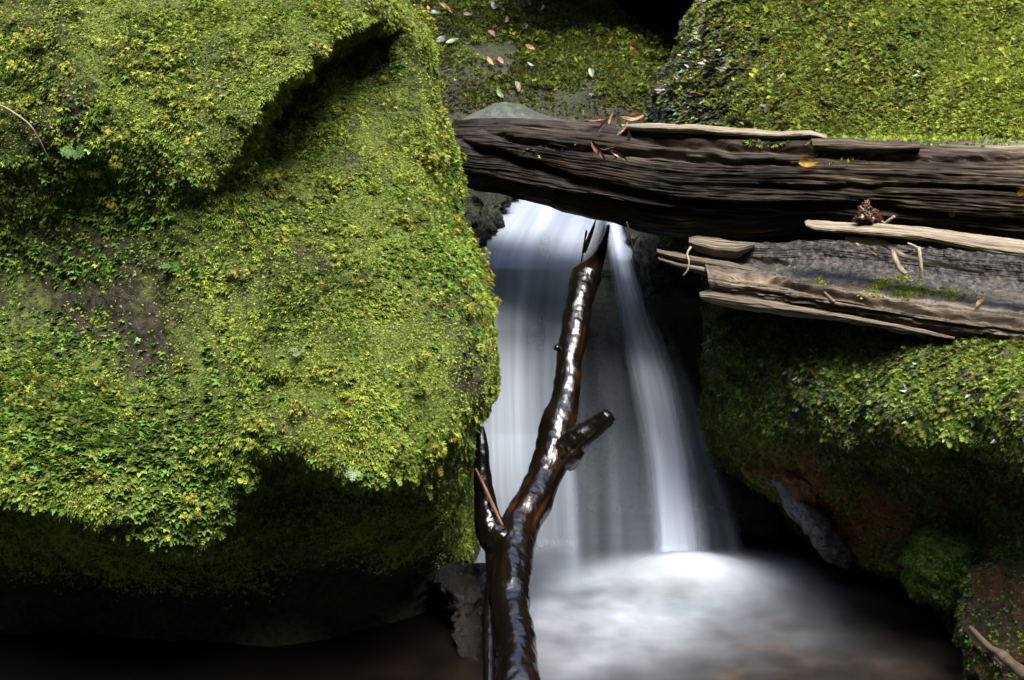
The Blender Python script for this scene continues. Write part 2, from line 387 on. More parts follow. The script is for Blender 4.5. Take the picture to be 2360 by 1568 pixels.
def sprigs(P, n, kind, size, cols, r, droop=.7, lift=.45, rnd=.6, sink=.15, down=None, flat=0.0):
    """cols (N,3). droop pulls the tips downhill, lift away from the stone"""
    N = len(P); T = tmpl(kind)
    g = np.array([0, 0, -1.0]) if down is None else np.asarray(down)
    t = g - n * (n @ g)[:, None]; t /= np.linalg.norm(t, axis=1)[:, None] + .15
    rv = r.normal(size=(N, 3)); y = t * droop + n * lift + rv * rnd * .6; y /= np.linalg.norm(y, axis=1)[:, None]
    zup = n * (1 - flat) + np.array([0, 0, 1.0]) * flat + r.normal(size=(N, 3)) * rnd * .35
    z = zup - y * (zup * y).sum(1)[:, None]; z /= np.linalg.norm(z, axis=1)[:, None] + 1e-9; x = np.cross(y, z)
    sz = size * (.65 + .7 * r.random(N)) if np.isscalar(size) else size
    q = T.reshape(-1, 3); W = (P - n * (np.asarray(sz) * sink)[:, None])[:, None] + sz[:, None, None] * (x[:, None] * q[None, :, :1] + y[:, None] * q[None, :, 1:2] + z[:, None] * q[None, :, 2:])
    nv = len(q); V = W.reshape(-1, 3); F = np.arange(len(V)).reshape(-1, 4)
    C = np.repeat(cols, nv, axis=0); C = C * (0.86 + .28 * np.repeat(r.random((len(V) // 4, 1)), 4, axis=0))
    return V, F, C
def pack(name, parts, mat, parent, label=None):
    V = np.concatenate([p[0] for p in parts]); C = np.concatenate([p[2] for p in parts]); F = np.arange(len(V)).reshape(-1, 4)
    o = mesh(name, V, F, mat, parent, smooth=False, attrs={'Col': C}); o['kind'] = 'stuff'
    if label: o['label'] = label
    return o
def blend(r, N, weights):
    """random species colour per sprig; weights: {name: array or number}"""
    k = list(weights); Wt = np.stack([np.broadcast_to(np.asarray(weights[a], float), (N,)) for a in k], 1); Wt = np.clip(Wt, 0, None) + 1e-6
    cs = np.cumsum(Wt / Wt.sum(1)[:, None], 1); i = (r.random(N)[:, None] > cs).sum(1).clip(0, len(k) - 1)
    c = np.array([PAL[a] for a in k])[i]; return c * (.75 + .5 * r.random((N, 1)))
def clumps(name, centers, k, rad_, r, dome):
    """cushions: k sprigs round each centre, standing proud of the stone"""
    P0, n0 = centers; M = len(P0)
    ang = r.random((M, k)) * 6.283; rr = np.sqrt(r.random((M, k))); R = (rad_ * (.5 + r.random(M)))[:, None]
    a = np.cross(n0, [0, 0, 1.0]); a /= np.linalg.norm(a, axis=1)[:, None] + 1e-9; b = np.cross(n0, a)
    P = P0[:, None] + (a[:, None] * (np.cos(ang) * 1.5)[..., None] + b[:, None] * (np.sin(ang) * .75)[..., None]) * (rr * R)[..., None] + n0[:, None] * (dome * (1 - rr ** 2) * R)[..., None]
    return P.reshape(-1, 3), np.repeat(n0, k, 0), np.repeat(np.arange(M), k)

# ================================================================== SETTING: bed, pool, added ravine slopes
def terrain():
    nr, na = 90, 160; rr = np.concatenate([np.linspace(0.01, 5, 30), np.linspace(5.2, 16, 60)]); a = np.linspace(0, 2 * np.pi, na, endpoint=False)
    Rr, Aa = np.meshgrid(rr, a, indexing='ij'); x = Rr * np.cos(Aa); y = 4.2 + Rr * np.sin(Aa)
    z = -.45 + np.clip(Rr - 5.4, 0, None) * (1.55 + .5 * ss(.3, -.6, np.sin(Aa)))  # unseen slopes added to block low sky light, steeper behind the camera
    P = np.stack([x, y, z], -1).reshape(-1, 3); k = fbm(P, .9, 5)
    P[:, 2] += k * (.06 + .5 * ss(5, 8, Rr.ravel())); P[:, :2] += (fbm(P, .7, 4, off=9)[:, None] * .3) * ss(5, 7, Rr.ravel())[:, None]
    n = len(P)
    tag(mesh("ground", P, gridF(nr, na, True)[:, ::-1], M_ROCK, attrs={'film': np.clip(.5 + k, 0, 1), 'rust': np.zeros(n)}), kind='structure')
terrain()

IMP = unproj(1590, 1330, 2.0 / math.sin(rad(PITCH + 9.48)) * math.cos(rad(9.48)))    # where the fall strikes the pool
def pool():
    nr, na = 170, 420; r_ = np.concatenate([np.linspace(.002, 1.2, 100), 1.2 + (np.linspace(0, 1, 71)[1:] ** 1.6) * 4.2]); a = np.linspace(0, 2 * np.pi, na, endpoint=False)
    R, A = np.meshgrid(r_, a, indexing='ij'); x = IMP[0] + R * np.cos(A); y = IMP[1] + R * np.sin(A)
    Q = np.stack([np.cos(A) * 2.2 * ss(.1, .9, R), np.sin(A) * 2.2 * ss(.1, .9, R), R * 1.0], -1)
    st = fbm(Q, 1.0, 4)
    W3 = np.stack([x, y, 0 * x], -1); ed = fbm(W3, 2.6, 4, off=4.0); ed2 = fbm(W3, 7, 3, off=14.0)
    dx, dy = x - IMP[0], y - IMP[1]
    core = np.exp(-(((dx - .06) / .30) ** 2 + ((dy - .05) / .24) ** 2))
    fl = np.exp(-(((dx + .30) / .36) ** 2 + ((dy + .10) / .26) ** 2)) * .46           # the current carries the foam towards the boulder
    fl2 = .9 * np.exp(-(((dx + .44) / .24) ** 2 + ((dy + .62) / .34) ** 2)) * .50 + np.exp(-(((dx + .22) / .40) ** 2 + ((dy + .40) / .22) ** 2)) * .34
    far = np.exp(-(((dx + .05) / .62) ** 2 + ((dy + .42) / .55) ** 2)) * .12
    gap = np.exp(-(((dx + .38) / .18) ** 2 + ((dy + .17) / .06) ** 2)) * .30
    fade = ss(.36, -.06, dy + .05 * ed)
    foam = np.clip(core * .80 * ss(.42, .10, dy) * (1 + .15 * ed2) + fade * (fl + fl2) * (1 + .7 * ed + .15 * ed2) + fade * far * (1 + .3 * st + .9 * ed + .3 * ed2) - gap, 0.004, 1.1) * ss(-.86, -.64, dx) * .32 + .30 * core ** 1.3 * ss(.36, .06, dy)
    z = .055 * np.exp(-(R / .24) ** 2) + .03 * foam + .006 * st * ss(.05, .4, R)
    P = np.stack([x, y, z], -1).reshape(-1, 3); uv = np.stack([A / 6.283, R], -1).reshape(-1, 2)
    tag(mesh("water", P, gridF(nr, na, True), M_POOL, attrs={'foam': foam.ravel(), 'lit_shallow': np.exp(-(((dx - .25) / .9) ** 2 + ((dy + .95) / .5) ** 2)).ravel(), 'flow': np.stack([np.cos(A) * 3 * ss(.15, 1.1, R) + 2 * x, np.sin(A) * 3 * ss(.15, 1.1, R) + 2 * y, R * 1.2], -1).reshape(-1, 3)}, uv=uv), kind='structure')
pool()

# ================================================================== STONES
def rock_attrs(filmf, rustf=None):
    def f(i):
        P = i['V']; k = fbm(P, 5, 4); return dict(film=np.clip(filmf(i['px'], i['py']) + .6 * k + .5 * fbm(P, 24, 3, off=3), 0, 1), rust=np.clip(rustf(i['px'], i['py']) + .4 * k * (rustf(i['px'], i['py']) > .02), 0, 1) if rustf else np.zeros(len(P)))
    return f
def rdisp(a=.05, f=1.6, b=.008, g=14):
    return lambda i: a * fbm(i['V'], f, 4) + b * fbm(i['V'], g, 4, .55)

# --- the big boulder
EDGE = [(905, -420), (915, -200), (925, -60), (938, 0), (972, 60), (985, 110), (1012, 235), (1030, 300), (1043, 365), (1050, 430), (1064, 490), (1076, 540), (1108, 590), (1124, 680), (1130, 740), (1141, 800),
        (1143, 860), (1140, 905), (1122, 958), (1106, 975), (1101, 1040), (1096, 1100), (1096, 1200), (1090, 1290), (1080, 1330), (1060, 1380), (1046, 1440), (1052, 1568), (1060, 1800)]
ARC = [(930, 20), (885, 48), (800, 85), (715, 140), (650, 205), (610, 262), (592, 318), (560, 365), (520, 398), (440, 425), (330, 400), (200, 385), (60, 400), (-200, 420)]
LIP = [(-400, 1125), (0, 1150), (190, 1182), (330, 1225), (405, 1252), (460, 1262), (510, 1225), (555, 1130), (590, 1060), (640, 1028), (700, 1055), (850, 1105), (985, 1120), (1050, 1030), (1095, 985)]
Db = rbf([(-600, -300, 4.9), (-600, 400, 5.4), (-600, 750, 5.2), (-600, 950, 4.6), (-600, 1500, 4.7), (100, -300, 5.0), (700, -300, 5.15), (100, 0, 4.62), (450, 0, 4.58), (850, -20, 4.72),
          (100, 300, 4.48), (400, 250, 4.33), (570, 300, 4.20), (700, 110, 4.36), (850, 250, 4.58), (850, 400, 4.50), (1000, 500, 4.56), (700, 500, 4.40), (420, 500, 4.36), (150, 500, 4.62), (0, 600, 4.78),
          (150, 760, 4.62), (450, 700, 4.36), (800, 700, 4.24), (1050, 750, 4.42), (150, 960, 4.26), (400, 950, 4.24), (750, 950, 4.09), (1000, 950, 4.26), (200, 1140, 4.12), (850, 1080, 4.08),
          (200, 1300, 4.17), (600, 1200, 4.22), (900, 1250, 4.24), (200, 1500, 4.42), (600, 1500, 4.34), (1000, 1450, 4.64), (600, 1850, 4.35), (1060, 1850, 4.6), (1000, 200, 4.74), (950, 60, 4.8), (1080, 1150, 4.45)])
def D_big(px, py, v=None, t=None):
    d = Db(px, py)
    wob = 14 * pn(np.stack([px / 60, py / 60, 0 * px], -1)) + 6 * pn(np.stack([px / 17, py / 17, 0 * px], -1))
    s, tt = polyd(px, py, ARC); s = -s + wob                          # positive under the overhanging ledge
    a = .40 * ss(0, .07, tt) * (1 - .95 * ss(.33, .47, tt)) * (1 - ss(.9, 1, tt))
    d = d + a * ss(-10, 34, s) * np.exp(-np.clip(s, 0, None) / 210) - .06 * ss(.0, .1, tt) * (1 - ss(.28, .42, tt)) * np.exp(-(s / 90) ** 2) * (s < 12)
    s, tt = polyd(px, py, LIP); s = s + wob
    b = .36 * (1 - ss(.9, 1, tt))
    dy = py - lin([(-400, 1160), (0, 1180), (350, 1245), (600, 1170), (850, 1140), (1100, 1080)])(px)
    d = d + b * ss(-22, 110, s) + .14 * ss(0, 190, dy) - .06 * ss(190, 420, dy)
    d = d + .05 * blob(px, py, 260, 500, 170, 90) + .05 * blob(px, py, 60, 640, 160, 120) + .05 * blob(px, py, 620, 900, 90, 40)
    return d
def big_bare(px, py):  # bare stone patches, some widened to put the left side's shade into colour
    return np.clip(.95 * blob(px, py, 110, 660, 210, 130) + .9 * blob(px, py, 300, 690, 120, 160) + .6 * blob(px, py, 40, 450, 180, 130) + .4 * blob(px, py, 420, 820, 150, 70) + .9 * blob(px, py, 170, 250, 45, 90) + .7 * blob(px, py, 140, 50, 22, 60) + .6 * blob(px, py, 400, 420, 60, 40) + .5 * blob(px, py, 90, 330, 90, 70)
                   + .45 * blob(px, py, 690, 470, 90, 80) + .8 * blob(px, py, 1085, 850, 50, 120) + .5 * blob(px, py, 560, 940, 120, 35), 0, 1)
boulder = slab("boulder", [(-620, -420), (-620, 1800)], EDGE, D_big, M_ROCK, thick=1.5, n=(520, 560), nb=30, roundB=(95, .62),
               disp=(lambda i: .035 * fbm(i['V'], 2.2, 4) + .013 * fbm(i['V'], 13, 4, .55) + .006 * np.abs(fbm(i['V'], 30, 2))), attrs=rock_attrs(lambda x, y: .75 - .8 * big_bare(x, y) - 1.3 * ss(1230, 1360, y)))  # film left off low down, so the undercut's shade is partly in the colour
tag(boulder, "huge moss-covered boulder with a curved overhanging ledge, beside the log's dark end", "boulder")

r = np.random.default_rng(21)
def noise2(P, f, off=0.0): return fbm(P, f, 3, off=off)
def under(px, py):                                       # below the lower lip, where the moss thins out
    s, tt = polyd(px, py, LIP); return s
def p_big(px, py, P, n):
    s = under(px, py); k = noise2(P, 7)
    p = 1 - .92 * big_bare(px, py) * ss(-.4, .35, .5 + k)
    thin = ss(20, 230, s) * (1 - .75 * blob(px, py, 500, 1150, 130, 160) - .5 * blob(px, py, 800, 1220, 260, 70)) + ss(200, 330, s) * .9
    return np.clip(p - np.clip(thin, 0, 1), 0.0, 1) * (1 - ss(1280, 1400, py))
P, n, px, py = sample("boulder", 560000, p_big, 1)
k0 = ss(.08, .5, noise2(P, 2.4, 55) + .4 * noise2(P, 9, 57)); k1 = noise2(P, 6, 3); k2 = noise2(P, 14, 8); leafy = blob(px, py, 190, 1010, 330, 150) + blob(px, py, 260, 450, 150, 90); shade_dk = blob(px, py, 150, 620, 330, 230) + .8 * blob(px, py, 430, 1080, 120, 180)  # deep moss colours carry the shade of the left side and undercut wedge
cols = blend(r, len(P), dict(lime=.9 + 1.2 * k1 - leafy, light=1.1 + k2, mid=.55 - .9 * k1 + leafy + shade_dk, olive=.25 + .7 * k2, deep=.10 + .4 * leafy - .3 * k1 + 4 * shade_dk + 2.2 * k0, brown=.12 + .4 * k2 + .7 * k0, bright=.12 + .9 * blob(px, py, 1000, 560, 120, 140) + .5 * leafy))
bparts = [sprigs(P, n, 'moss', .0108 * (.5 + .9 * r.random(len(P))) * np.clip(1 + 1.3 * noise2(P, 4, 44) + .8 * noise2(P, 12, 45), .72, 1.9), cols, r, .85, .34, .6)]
# cushions of yellow moss that stand out and shade what is under them
P, n, px, py = sample("boulder", 1500, lambda px, py, P, n: np.clip(.25 + .9 * noise2(P, 3.0, 31) + .5 * blob(px, py, 900, 560, 220, 160) + .5 * blob(px, py, 760, 930, 220, 90) + .6 * blob(px, py, 60, 170, 120, 200) + .4 * blob(px, py, 350, 130, 250, 100) - big_bare(px, py), 0, 1) * (under(px, py) < -20), 2)
Q, qn, idx = clumps("", (P, n), 34, .030, r, .85)
cols = blend(r, len(Q), dict(yellow=.8, olive=.9, lime=.5, mid=.35)); bparts.append(sprigs(Q, qn, 'moss', .017, cols, r, .75, .65, .6))
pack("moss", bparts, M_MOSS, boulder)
# flat leafy plants in tiers
P, n, px, py = sample("boulder", 46000, lambda px, py, P, n: np.clip(1.1 * blob(px, py, 160, 1030, 330, 130) + .9 * blob(px, py, 270, 460, 150, 75) + .8 * blob(px, py, 430, 1180, 90, 130) + .5 * blob(px, py, 120, 600, 160, 40) + .6 * blob(px, py, 120, 800, 200, 60) + .45 * blob(px, py, 420, 620, 60, 60)
                  + .55 * blob(px, py, 700, 1150, 260, 90) + .6 * blob(px, py, 980, 620, 150, 90) + .5 * blob(px, py, 180, 350, 60, 50) + .25 * noise2(P, 5, 60) - .05, 0, 1) * (1 - ss(0, 70, under(px, py)) * (1 - .9 * blob(px, py, 440, 1200, 110, 150) - .45 * blob(px, py, 700, 1180, 260, 90))), 3)
cols = blend(r, len(P), dict(mid=1, bright=.8, deep=.5, light=.35, mint=.05)); sz = .019 * (.7 + .8 * r.random(len(P))) * (1 + .45 * blob(px, py, 170, 1040, 280, 120))
pack("leafy_liverwort", [sprigs(P, n, 'lobes', sz, cols, r, .55, .75, .45, flat=.55)], M_FERN, boulder)
# hanging fringe along the lower lip
P, n, px, py = sample("boulder", 26000, lambda px, py, P, n: np.exp(-((under(px, py) + 8) / 26) ** 2) * np.clip(.7 + noise2(P, 9, 12), 0, 1), 4)
cols = blend(r, len(P), dict(light=1, lime=.5, mid=.8, yellow=.3)); 
pack("hanging_moss", [sprigs(P, n, 'frond', .034 * (.6 + .8 * r.random(len(P))), cols, r, 1.1, .35, .5)], M_MOSS, boulder)

# --- pale fern seedlings on the boulder
def fern(px, py, on, size, label, col=(.22, .38, .12), fronds=4, spread=1.0, mat=None):
    h = hit(px, py, on); P0, n0 = h[0], h[1]; rr = np.random.default_rng(int(px * 7 + py)); parts = []
    root = bpy.data.objects.new("fern", None); root.empty_display_size = .02; COL.objects.link(root); root.location = P0.tolist()
    tag(root, label, "fern", "small ferns on the stones")
    T = tmpl('frond').reshape(-1, 3)
    for i in range(fronds):
        a = (i / max(1, fronds - 1) - .5) * 2.2 * spread + rr.normal() * .15
        side = np.array([math.sin(a), -.35, -.55 * math.cos(a) + .35]); y = side / np.linalg.norm(side); y = y * .85 + n0 * .45; y /= np.linalg.norm(y)
        z = n0 + np.array([0, 0, .6]); z = z - y * (z @ y); z /= np.linalg.norm(z); x = np.cross(y, z); L = size * .85 * (.75 + .5 * rr.random())
        cur = T.copy(); cur[:, 2] -= .28 * cur[:, 1] ** 2; cur[:, 0] *= 1.25
        V = n0 * .012 + L * (cur[:, :1] * x + cur[:, 1:2] * y + cur[:, 2:] * z)
        c = np.tile(np.array(col) * .5 * (.85 + .3 * rr.random()), (len(V), 1))
        mesh("frond", V, np.arange(len(V)).reshape(-1, 4), mat or M_FERN, root, smooth=False, attrs={'Col': c})
fern(868, 82, "boulder", .058, "small pale fern under the top end of the boulder's curved ledge", (.25, .40, .13), 5)
fern(812, 1078, "boulder", .036, "pale fern sprig hanging from the boulder's lower lip, above the dark undercut", (.42, .55, .30), 3, .6)
fern(690, 815, "boulder", .034, "tiny fern in the plain middle of the boulder's bright moss", (.24, .36, .12), 3)
fern(808, 158, "boulder", .045, "tiny fern in the shade just below the ledge, under the larger fern", (.16, .34, .12), 3)
fern(394, 948, "boulder", .028, "lone yellow-green seedling among the dark leafy tiers of the boulder", (.26, .40, .03), 3, .5)
fern(178, 345, "boulder", .055, "leafy fern in the shady hollow near the boulder's dangling root", (.11, .22, .06), 6)
fern(405, 615, "boulder", .045, "dark broad-leaved fern tuft on the boulder below the ledge's far end", (.14, .28, .06), 6)
fern(437, 1180, "boulder", .03, "yellow fern seedling at the fringe over the black undercut", (.26, .38, .05), 3, .6)

# --- centre back boulder, sloping up and away
Dm = rbf([(800, -300, 8.6), (1700, -300, 8.6), (900, 0, 7.4), (1200, 0, 7.4), (1420, 0, 7.35), (900, 300, 6.5), (1200, 290, 6.42), (1500, 290, 6.5), (1540, 130, 6.9), (1200, 140, 6.85), (1300, 400, 6.5), (900, 400, 6.5), (1560, 400, 6.6)])
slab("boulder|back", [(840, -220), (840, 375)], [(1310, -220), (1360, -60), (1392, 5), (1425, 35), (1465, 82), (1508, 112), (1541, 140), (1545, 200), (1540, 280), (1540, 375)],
     lambda px, py, v, t: Dm(px, py) + .42 , M_ROCK_SHADED, thick=1.2, n=(260, 260), roundB=(110, .5),
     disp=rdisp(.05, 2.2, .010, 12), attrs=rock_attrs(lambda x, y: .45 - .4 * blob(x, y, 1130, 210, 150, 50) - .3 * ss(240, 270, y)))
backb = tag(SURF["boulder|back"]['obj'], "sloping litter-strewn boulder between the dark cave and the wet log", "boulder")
P, n, px, py = sample("boulder|back", 85000, lambda px, py, P, n: np.clip(1.05 + 1.4 * noise2(P, 3, 20) + .7 * blob(px, py, 1380, 80, 160, 120) + .35 * blob(px, py, 1480, 190, 70, 80) + .3 * blob(px, py, 1180, 60, 240, 50) - .15 * blob(px, py, 1120, 215, 160, 60), 0, 1) * (1 - .85 * ss(225, 262, py)), 5)
hi = blob(px, py, 1380, 80, 170, 110); k1 = noise2(P, 5, 50)
cols = blend(r, len(P), dict(light=.25 + .9 * hi, olive=.8 + .4 * hi, yellow=.15 + .5 * hi, mid=.6 + k1, deep=.7 - .5 * hi, brown=.6 - .4 * hi + k1, bright=.08 + .8 * blob(px, py, 1330, 215, 70, 45) + .4 * blob(px, py, 1480, 150, 70, 50)))
sp = [sprigs(P, n, 'moss', .020 + .008 * r.random(len(P)), cols * .75, r, .55, .65, .8)]  # moss colours dimmed too, for the back boulder's shade
P, n, px, py = sample("boulder|back", 700, lambda px, py, P, n: np.clip(blob(px, py, 1370, 80, 180, 110) + .35 + noise2(P, 4, 2), 0, 1) * (py < 230), 6)
Q, qn, idx = clumps("", (P, n), 22, .04, r, .9); cols = blend(r, len(Q), dict(light=.6, olive=.9, yellow=.5, mid=.6, deep=.3))
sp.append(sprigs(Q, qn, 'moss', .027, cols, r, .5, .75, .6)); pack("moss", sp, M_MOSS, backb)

# --- upper boulder at the right, behind the log
Du = rbf([(1450, -400, 7.0), (2700, -400, 5.7), (1620, 0, 6.2), (1560, 250, 5.75), (2000, 0, 5.75), (2400, 0, 5.35), (2700, 200, 4.9), (1800, 200, 5.58), (2100, 200, 5.25), (2400, 300, 4.84), (1800, 330, 5.45), (2100, 330, 5.12), (1550, 550, 5.75), (2000, 600, 5.2), (2700, 600, 4.7)])
slab("boulder|upper", [(1640, -260), (1638, -80), (1622, 0), (1600, 38), (1586, 70), (1575, 120), (1545, 170), (1502, 205), (1488, 250), (1480, 300), (1480, 600)], [(2720, -260), (2720, 600)],
     lambda px, py, v, t: Du(px, py), M_ROCK, thick=1.2, n=(260, 420), roundA=(130, .55), disp=rdisp(.05, 2.0, .012, 13), attrs=rock_attrs(lambda x, y: .6 - .6 * blob(x, y, 1560, 230, 130, 160)))
upb = tag(SURF["boulder|upper"]['obj'], "mossy boulder rising behind the big log, with black wet leaves at its cave edge", "boulder")
wetm = lambda px, py: np.clip(1.0 * blob(px, py, 1545, 225, 130, 130) + .7 * blob(px, py, 1640, 110, 80, 130) + .35 * blob(px, py, 1700, 290, 140, 30) + .4 * blob(px, py, 2085, 200, 40, 60), 0, 1)
P, n, px, py = sample("boulder|upper", 150000, lambda px, py, P, n: np.clip(1 - .85 * wetm(px, py) * (1 + 1.2 * noise2(P, 6, 61)) - .7 * blob(px, py, 1935, 180, 25, 60) * .8, 0, 1), 7)
hi = ss(1900, 2300, px); k1 = noise2(P, 4.5, 70); k2 = noise2(P, 11, 71)  # hi paints the lit side: more lime towards the light
cols = blend(r, len(P), dict(lime=.4 + 2.4 * hi * (1 + k1), light=.8 + k1, olive=1.1 - .6 * hi + k2, yellow=.3 + .4 * k2, mid=.5 - k1, brown=.45 - .4 * hi + .6 * k2, rusty=.22 - .15 * hi, mint=.02 + 1.6 * blob(px, py, 2130, 95, 70, 60), bright=.15, deep=.25 - .2 * hi))
up = [sprigs(P, n, 'moss', .0155 + .009 * r.random(len(P)), cols, r, .75, .5, .75)]
P, n, px, py = sample("boulder|upper", 9000, lambda px, py, P, n: np.clip(.7 + .8 * noise2(P, 5, 41) - .6 * wetm(px, py), 0, 1), 8)
hi = ss(1900, 2300, px); cols = blend(r, len(P), dict(lime=.3 + hi, light=.8, olive=.9, yellow=.5, mid=.5, rusty=.2, bright=.2))
up.append(sprigs(P, n, 'frond', .034 * (.6 + .7 * r.random(len(P))), cols, r, .8, .6, .7)); pack("moss", up, M_MOSS, upb)
P, n, px, py = sample("boulder|upper", 24000, lambda px, py, P, n: np.clip(wetm(px, py) * 1.1 - .05 + .3 * noise2(P, 6), 0, 1), 9)
cols = blend(r, len(P), dict(wet=1.6, deep=.4, brown=.25, olive=.15)); pack("wet_leaves", [sprigs(P, n, 'lobes', .034 * (.6 + .8 * r.random(len(P))), cols, r, 1.0, .55, .6)], M_WETMOSS, upb)

# --- lower boulder at the right, under the split log
LIP2 = [(1600, 800), (1640, 880), (1700, 945), (1780, 985), (1850, 1005), (2000, 1025), (2150, 1042), (2300, 1066), (2480, 1085), (2800, 1110)]
Dl = rbf([(1600, 500, 5.75), (2700, 500, 5.3), (1640, 720, 5.24), (1640, 900, 5.30), (1640, 1050, 5.50), (1850, 700, 5.10), (1850, 780, 4.96), (1850, 950, 4.90), (2100, 740, 4.68), (2100, 820, 4.52), (2100, 980, 4.42), (2360, 780, 4.32), (2360, 850, 4.15), (2360, 1030, 4.02), (2700, 860, 3.9), (2700, 1080, 3.8),
          (1750, 1100, 5.2), (1850, 1110, 5.02), (1900, 1240, 5.18), (2000, 1180, 4.80), (2150, 1350, 4.72), (2250, 1200, 4.42), (2250, 1450, 4.45), (2360, 1350, 4.2), (2360, 1540, 4.15), (2700, 1300, 3.9), (2700, 1700, 3.8), (2300, 1700, 4.2), (1800, 1400, 5.3)])
def D_low(px, py, v=None, t=None):
    wob = 40 * pn(np.stack([px / 110, py / 110, 0 * px + 3], -1)) + 12 * pn(np.stack([px / 19, py / 19, 0 * px], -1))
    s, tt = polyd(px, py, LIP2); s = s + wob
    return Dl(px, py) + .20 * ss(.0, .12, tt) * ss(-15, 90, s) * (1 - .55 * ss(130, 330, s))
slab("boulder|lower", [(1640, 520), (1628, 640), (1622, 720), (1620, 860), (1624, 960), (1640, 1035), (1668, 1085), (1720, 1125), (1790, 1170), (1840, 1225), (1890, 1275), (1960, 1310), (2080, 1345), (2110, 1385), (2180, 1450), (2215, 1520), (2240, 1640), (2260, 1760)],
     [(2760, 520), (2760, 1760)], D_low, M_ROCK, thick=1.2, n=(420, 420), roundA=(70, .45), disp=rdisp(.05, 2.4, .012, 12),
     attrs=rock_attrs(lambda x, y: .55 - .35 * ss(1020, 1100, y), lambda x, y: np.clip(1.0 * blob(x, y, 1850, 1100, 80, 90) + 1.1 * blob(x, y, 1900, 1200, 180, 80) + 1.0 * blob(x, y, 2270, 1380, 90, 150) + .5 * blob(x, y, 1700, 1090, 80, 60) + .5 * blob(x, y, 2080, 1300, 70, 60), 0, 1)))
lowb = tag(SURF["boulder|lower"]['obj'], "undercut mossy boulder under the split log, its foot in the pool", "boulder")
def under2(px, py): return polyd(px, py, LIP2)[0]
def p_low(px, py, P, n):
    s = under2(px, py); k = noise2(P, 6, 90)
    a = (.85 + .7 * k) * (.92 - .4 * ss(1800, 1640, px))
    b = .95 * blob(px, py, 2180, 1290, 95, 90) + .55 * blob(px, py, 1910, 1110, 70, 60) + .8 * blob(px, py, 2330, 1180, 70, 90) + .5 * blob(px, py, 2380, 1420, 60, 120) + .35 * blob(px, py, 1700, 1000, 70, 60) + .34 + .6 * k
    m = ss(-20, 90, s + 70 * noise2(P, 4, 9)); return np.clip(a * (1 - m) + b * m, 0, 1) * (1 - .8 * blob(px, py, 1850, 1110, 70, 80)) * (1 - .85 * blob(px, py, 1940, 1230, 130, 50)) * (1 - .7 * blob(px, py, 2270, 1400, 70, 110))
P, n, px, py = sample("boulder|lower", 130000, p_low, 10)
hi = ss(1800, 2350, px) * (under2(px, py) < 40); k1 = noise2(P, 5, 73)  # hi paints light: limier on the lit side, deeper colours below the lip
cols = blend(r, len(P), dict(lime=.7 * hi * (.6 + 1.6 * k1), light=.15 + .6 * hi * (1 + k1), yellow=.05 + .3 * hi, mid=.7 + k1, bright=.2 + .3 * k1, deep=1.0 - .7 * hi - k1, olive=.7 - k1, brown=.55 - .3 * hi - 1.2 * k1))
lo = [sprigs(P, n, 'moss', .013 + .008 * r.random(len(P)), cols, r, .85, .45, .7)]
pack("moss", lo, M_MOSS, lowb)
P, n, px, py = sample("boulder|lower", 15000, lambda px, py, P, n: np.clip(.45 + 1.2 * noise2(P, 5, 43), 0, 1) * (1 - ss(-10, 70, under2(px, py) + 60 * noise2(P, 4, 9))) * ss(1640, 1760, px), 11)
hi = ss(1800, 2350, px); k1 = noise2(P, 5, 73); cols = blend(r, len(P), dict(lime=.6 * hi * (.6 + 1.6 * k1), light=.2 + .5 * hi, mid=.9, olive=.8 - k1, yellow=.05 + .3 * hi, deep=.8 - .5 * hi - k1, brown=.3 - .8 * k1, bright=.25))
pack("fern_fringe", [sprigs(P, n, 'frond', .032 * (.6 + .7 * r.random(len(P))), cols, r, 1.0, .55, .6)], M_FERN, lowb)
P, n, px, py = sample("boulder|lower", 20000, lambda px, py, P, n: np.clip(.32 + .8 * noise2(P, 6, 47), 0, 1) * (under2(px, py) < 45), 12)
cols = blend(r, len(P), dict(wet=1.2, deep=.5, mid=.4, olive=.3)); pack("wet_leaves", [sprigs(P, n, 'lobes', .024 * (.6 + .8 * r.random(len(P))), cols, r, 1.0, .5, .7)], M_WETMOSS, lowb)

# --- dark rock: face behind the fall, stone at its right, glistening stone at its left, cave
tag(slab("cliff", [(960, 400), (1620, 400)], [(960, 1500), (1760, 1500)], lambda px, py, v, t: lin([(400, 7.05), (450, 6.78), (520, 6.46), (620, 6.16), (760, 6.08), (900, 6.1), (1150, 6.12), (1500, 6.15)])(py) + .10 * blob(px, py, 1395, 780, 55, 140) - .06 * blob(px, py, 1200, 720, 120, 60), M_WETROCK, thick=.8, n=(160, 220),
     disp=rdisp(.05, 3, .02, 9), attrs=rock_attrs(lambda x, y: .1 + 0 * x)), "dark wet rock face behind the falling water", "rock")
slab("rock", [(1452, 505), (1466, 560), (1478, 640), (1496, 700), (1540, 750), (1570, 830), (1585, 900), (1590, 960), (1604, 1030), (1640, 1110), (1690, 1180), (1720, 1300)], [(1790, 505), (1790, 640), (1760, 800), (1750, 1000), (1800, 1300)],
     lambda px, py, v, t: lin([(500, 5.95), (600, 5.72), (690, 5.66), (740, 5.85), (900, 5.9), (1000, 5.9), (1300, 5.9)])(py) - .0003 * (px - 1500), M_WETROCK, thick=.5, n=(220, 140), roundA=(60, .22), disp=rdisp(.05, 4, .015, 14), attrs=rock_attrs(lambda x, y: .55 * blob(x, y, 1590, 590, 110, 70)))
wr = tag(SURF["rock"]['obj'], "black wet rock squeezed between the fall and the lower mossy boulder", "rock")
P, n, px, py = sample("rock", 9000, lambda px, py, P, n: np.clip(.75 * blob(px, py, 1590, 600, 120, 75) + .2 * noise2(P, 8), 0, 1) * (py < 720), 13)
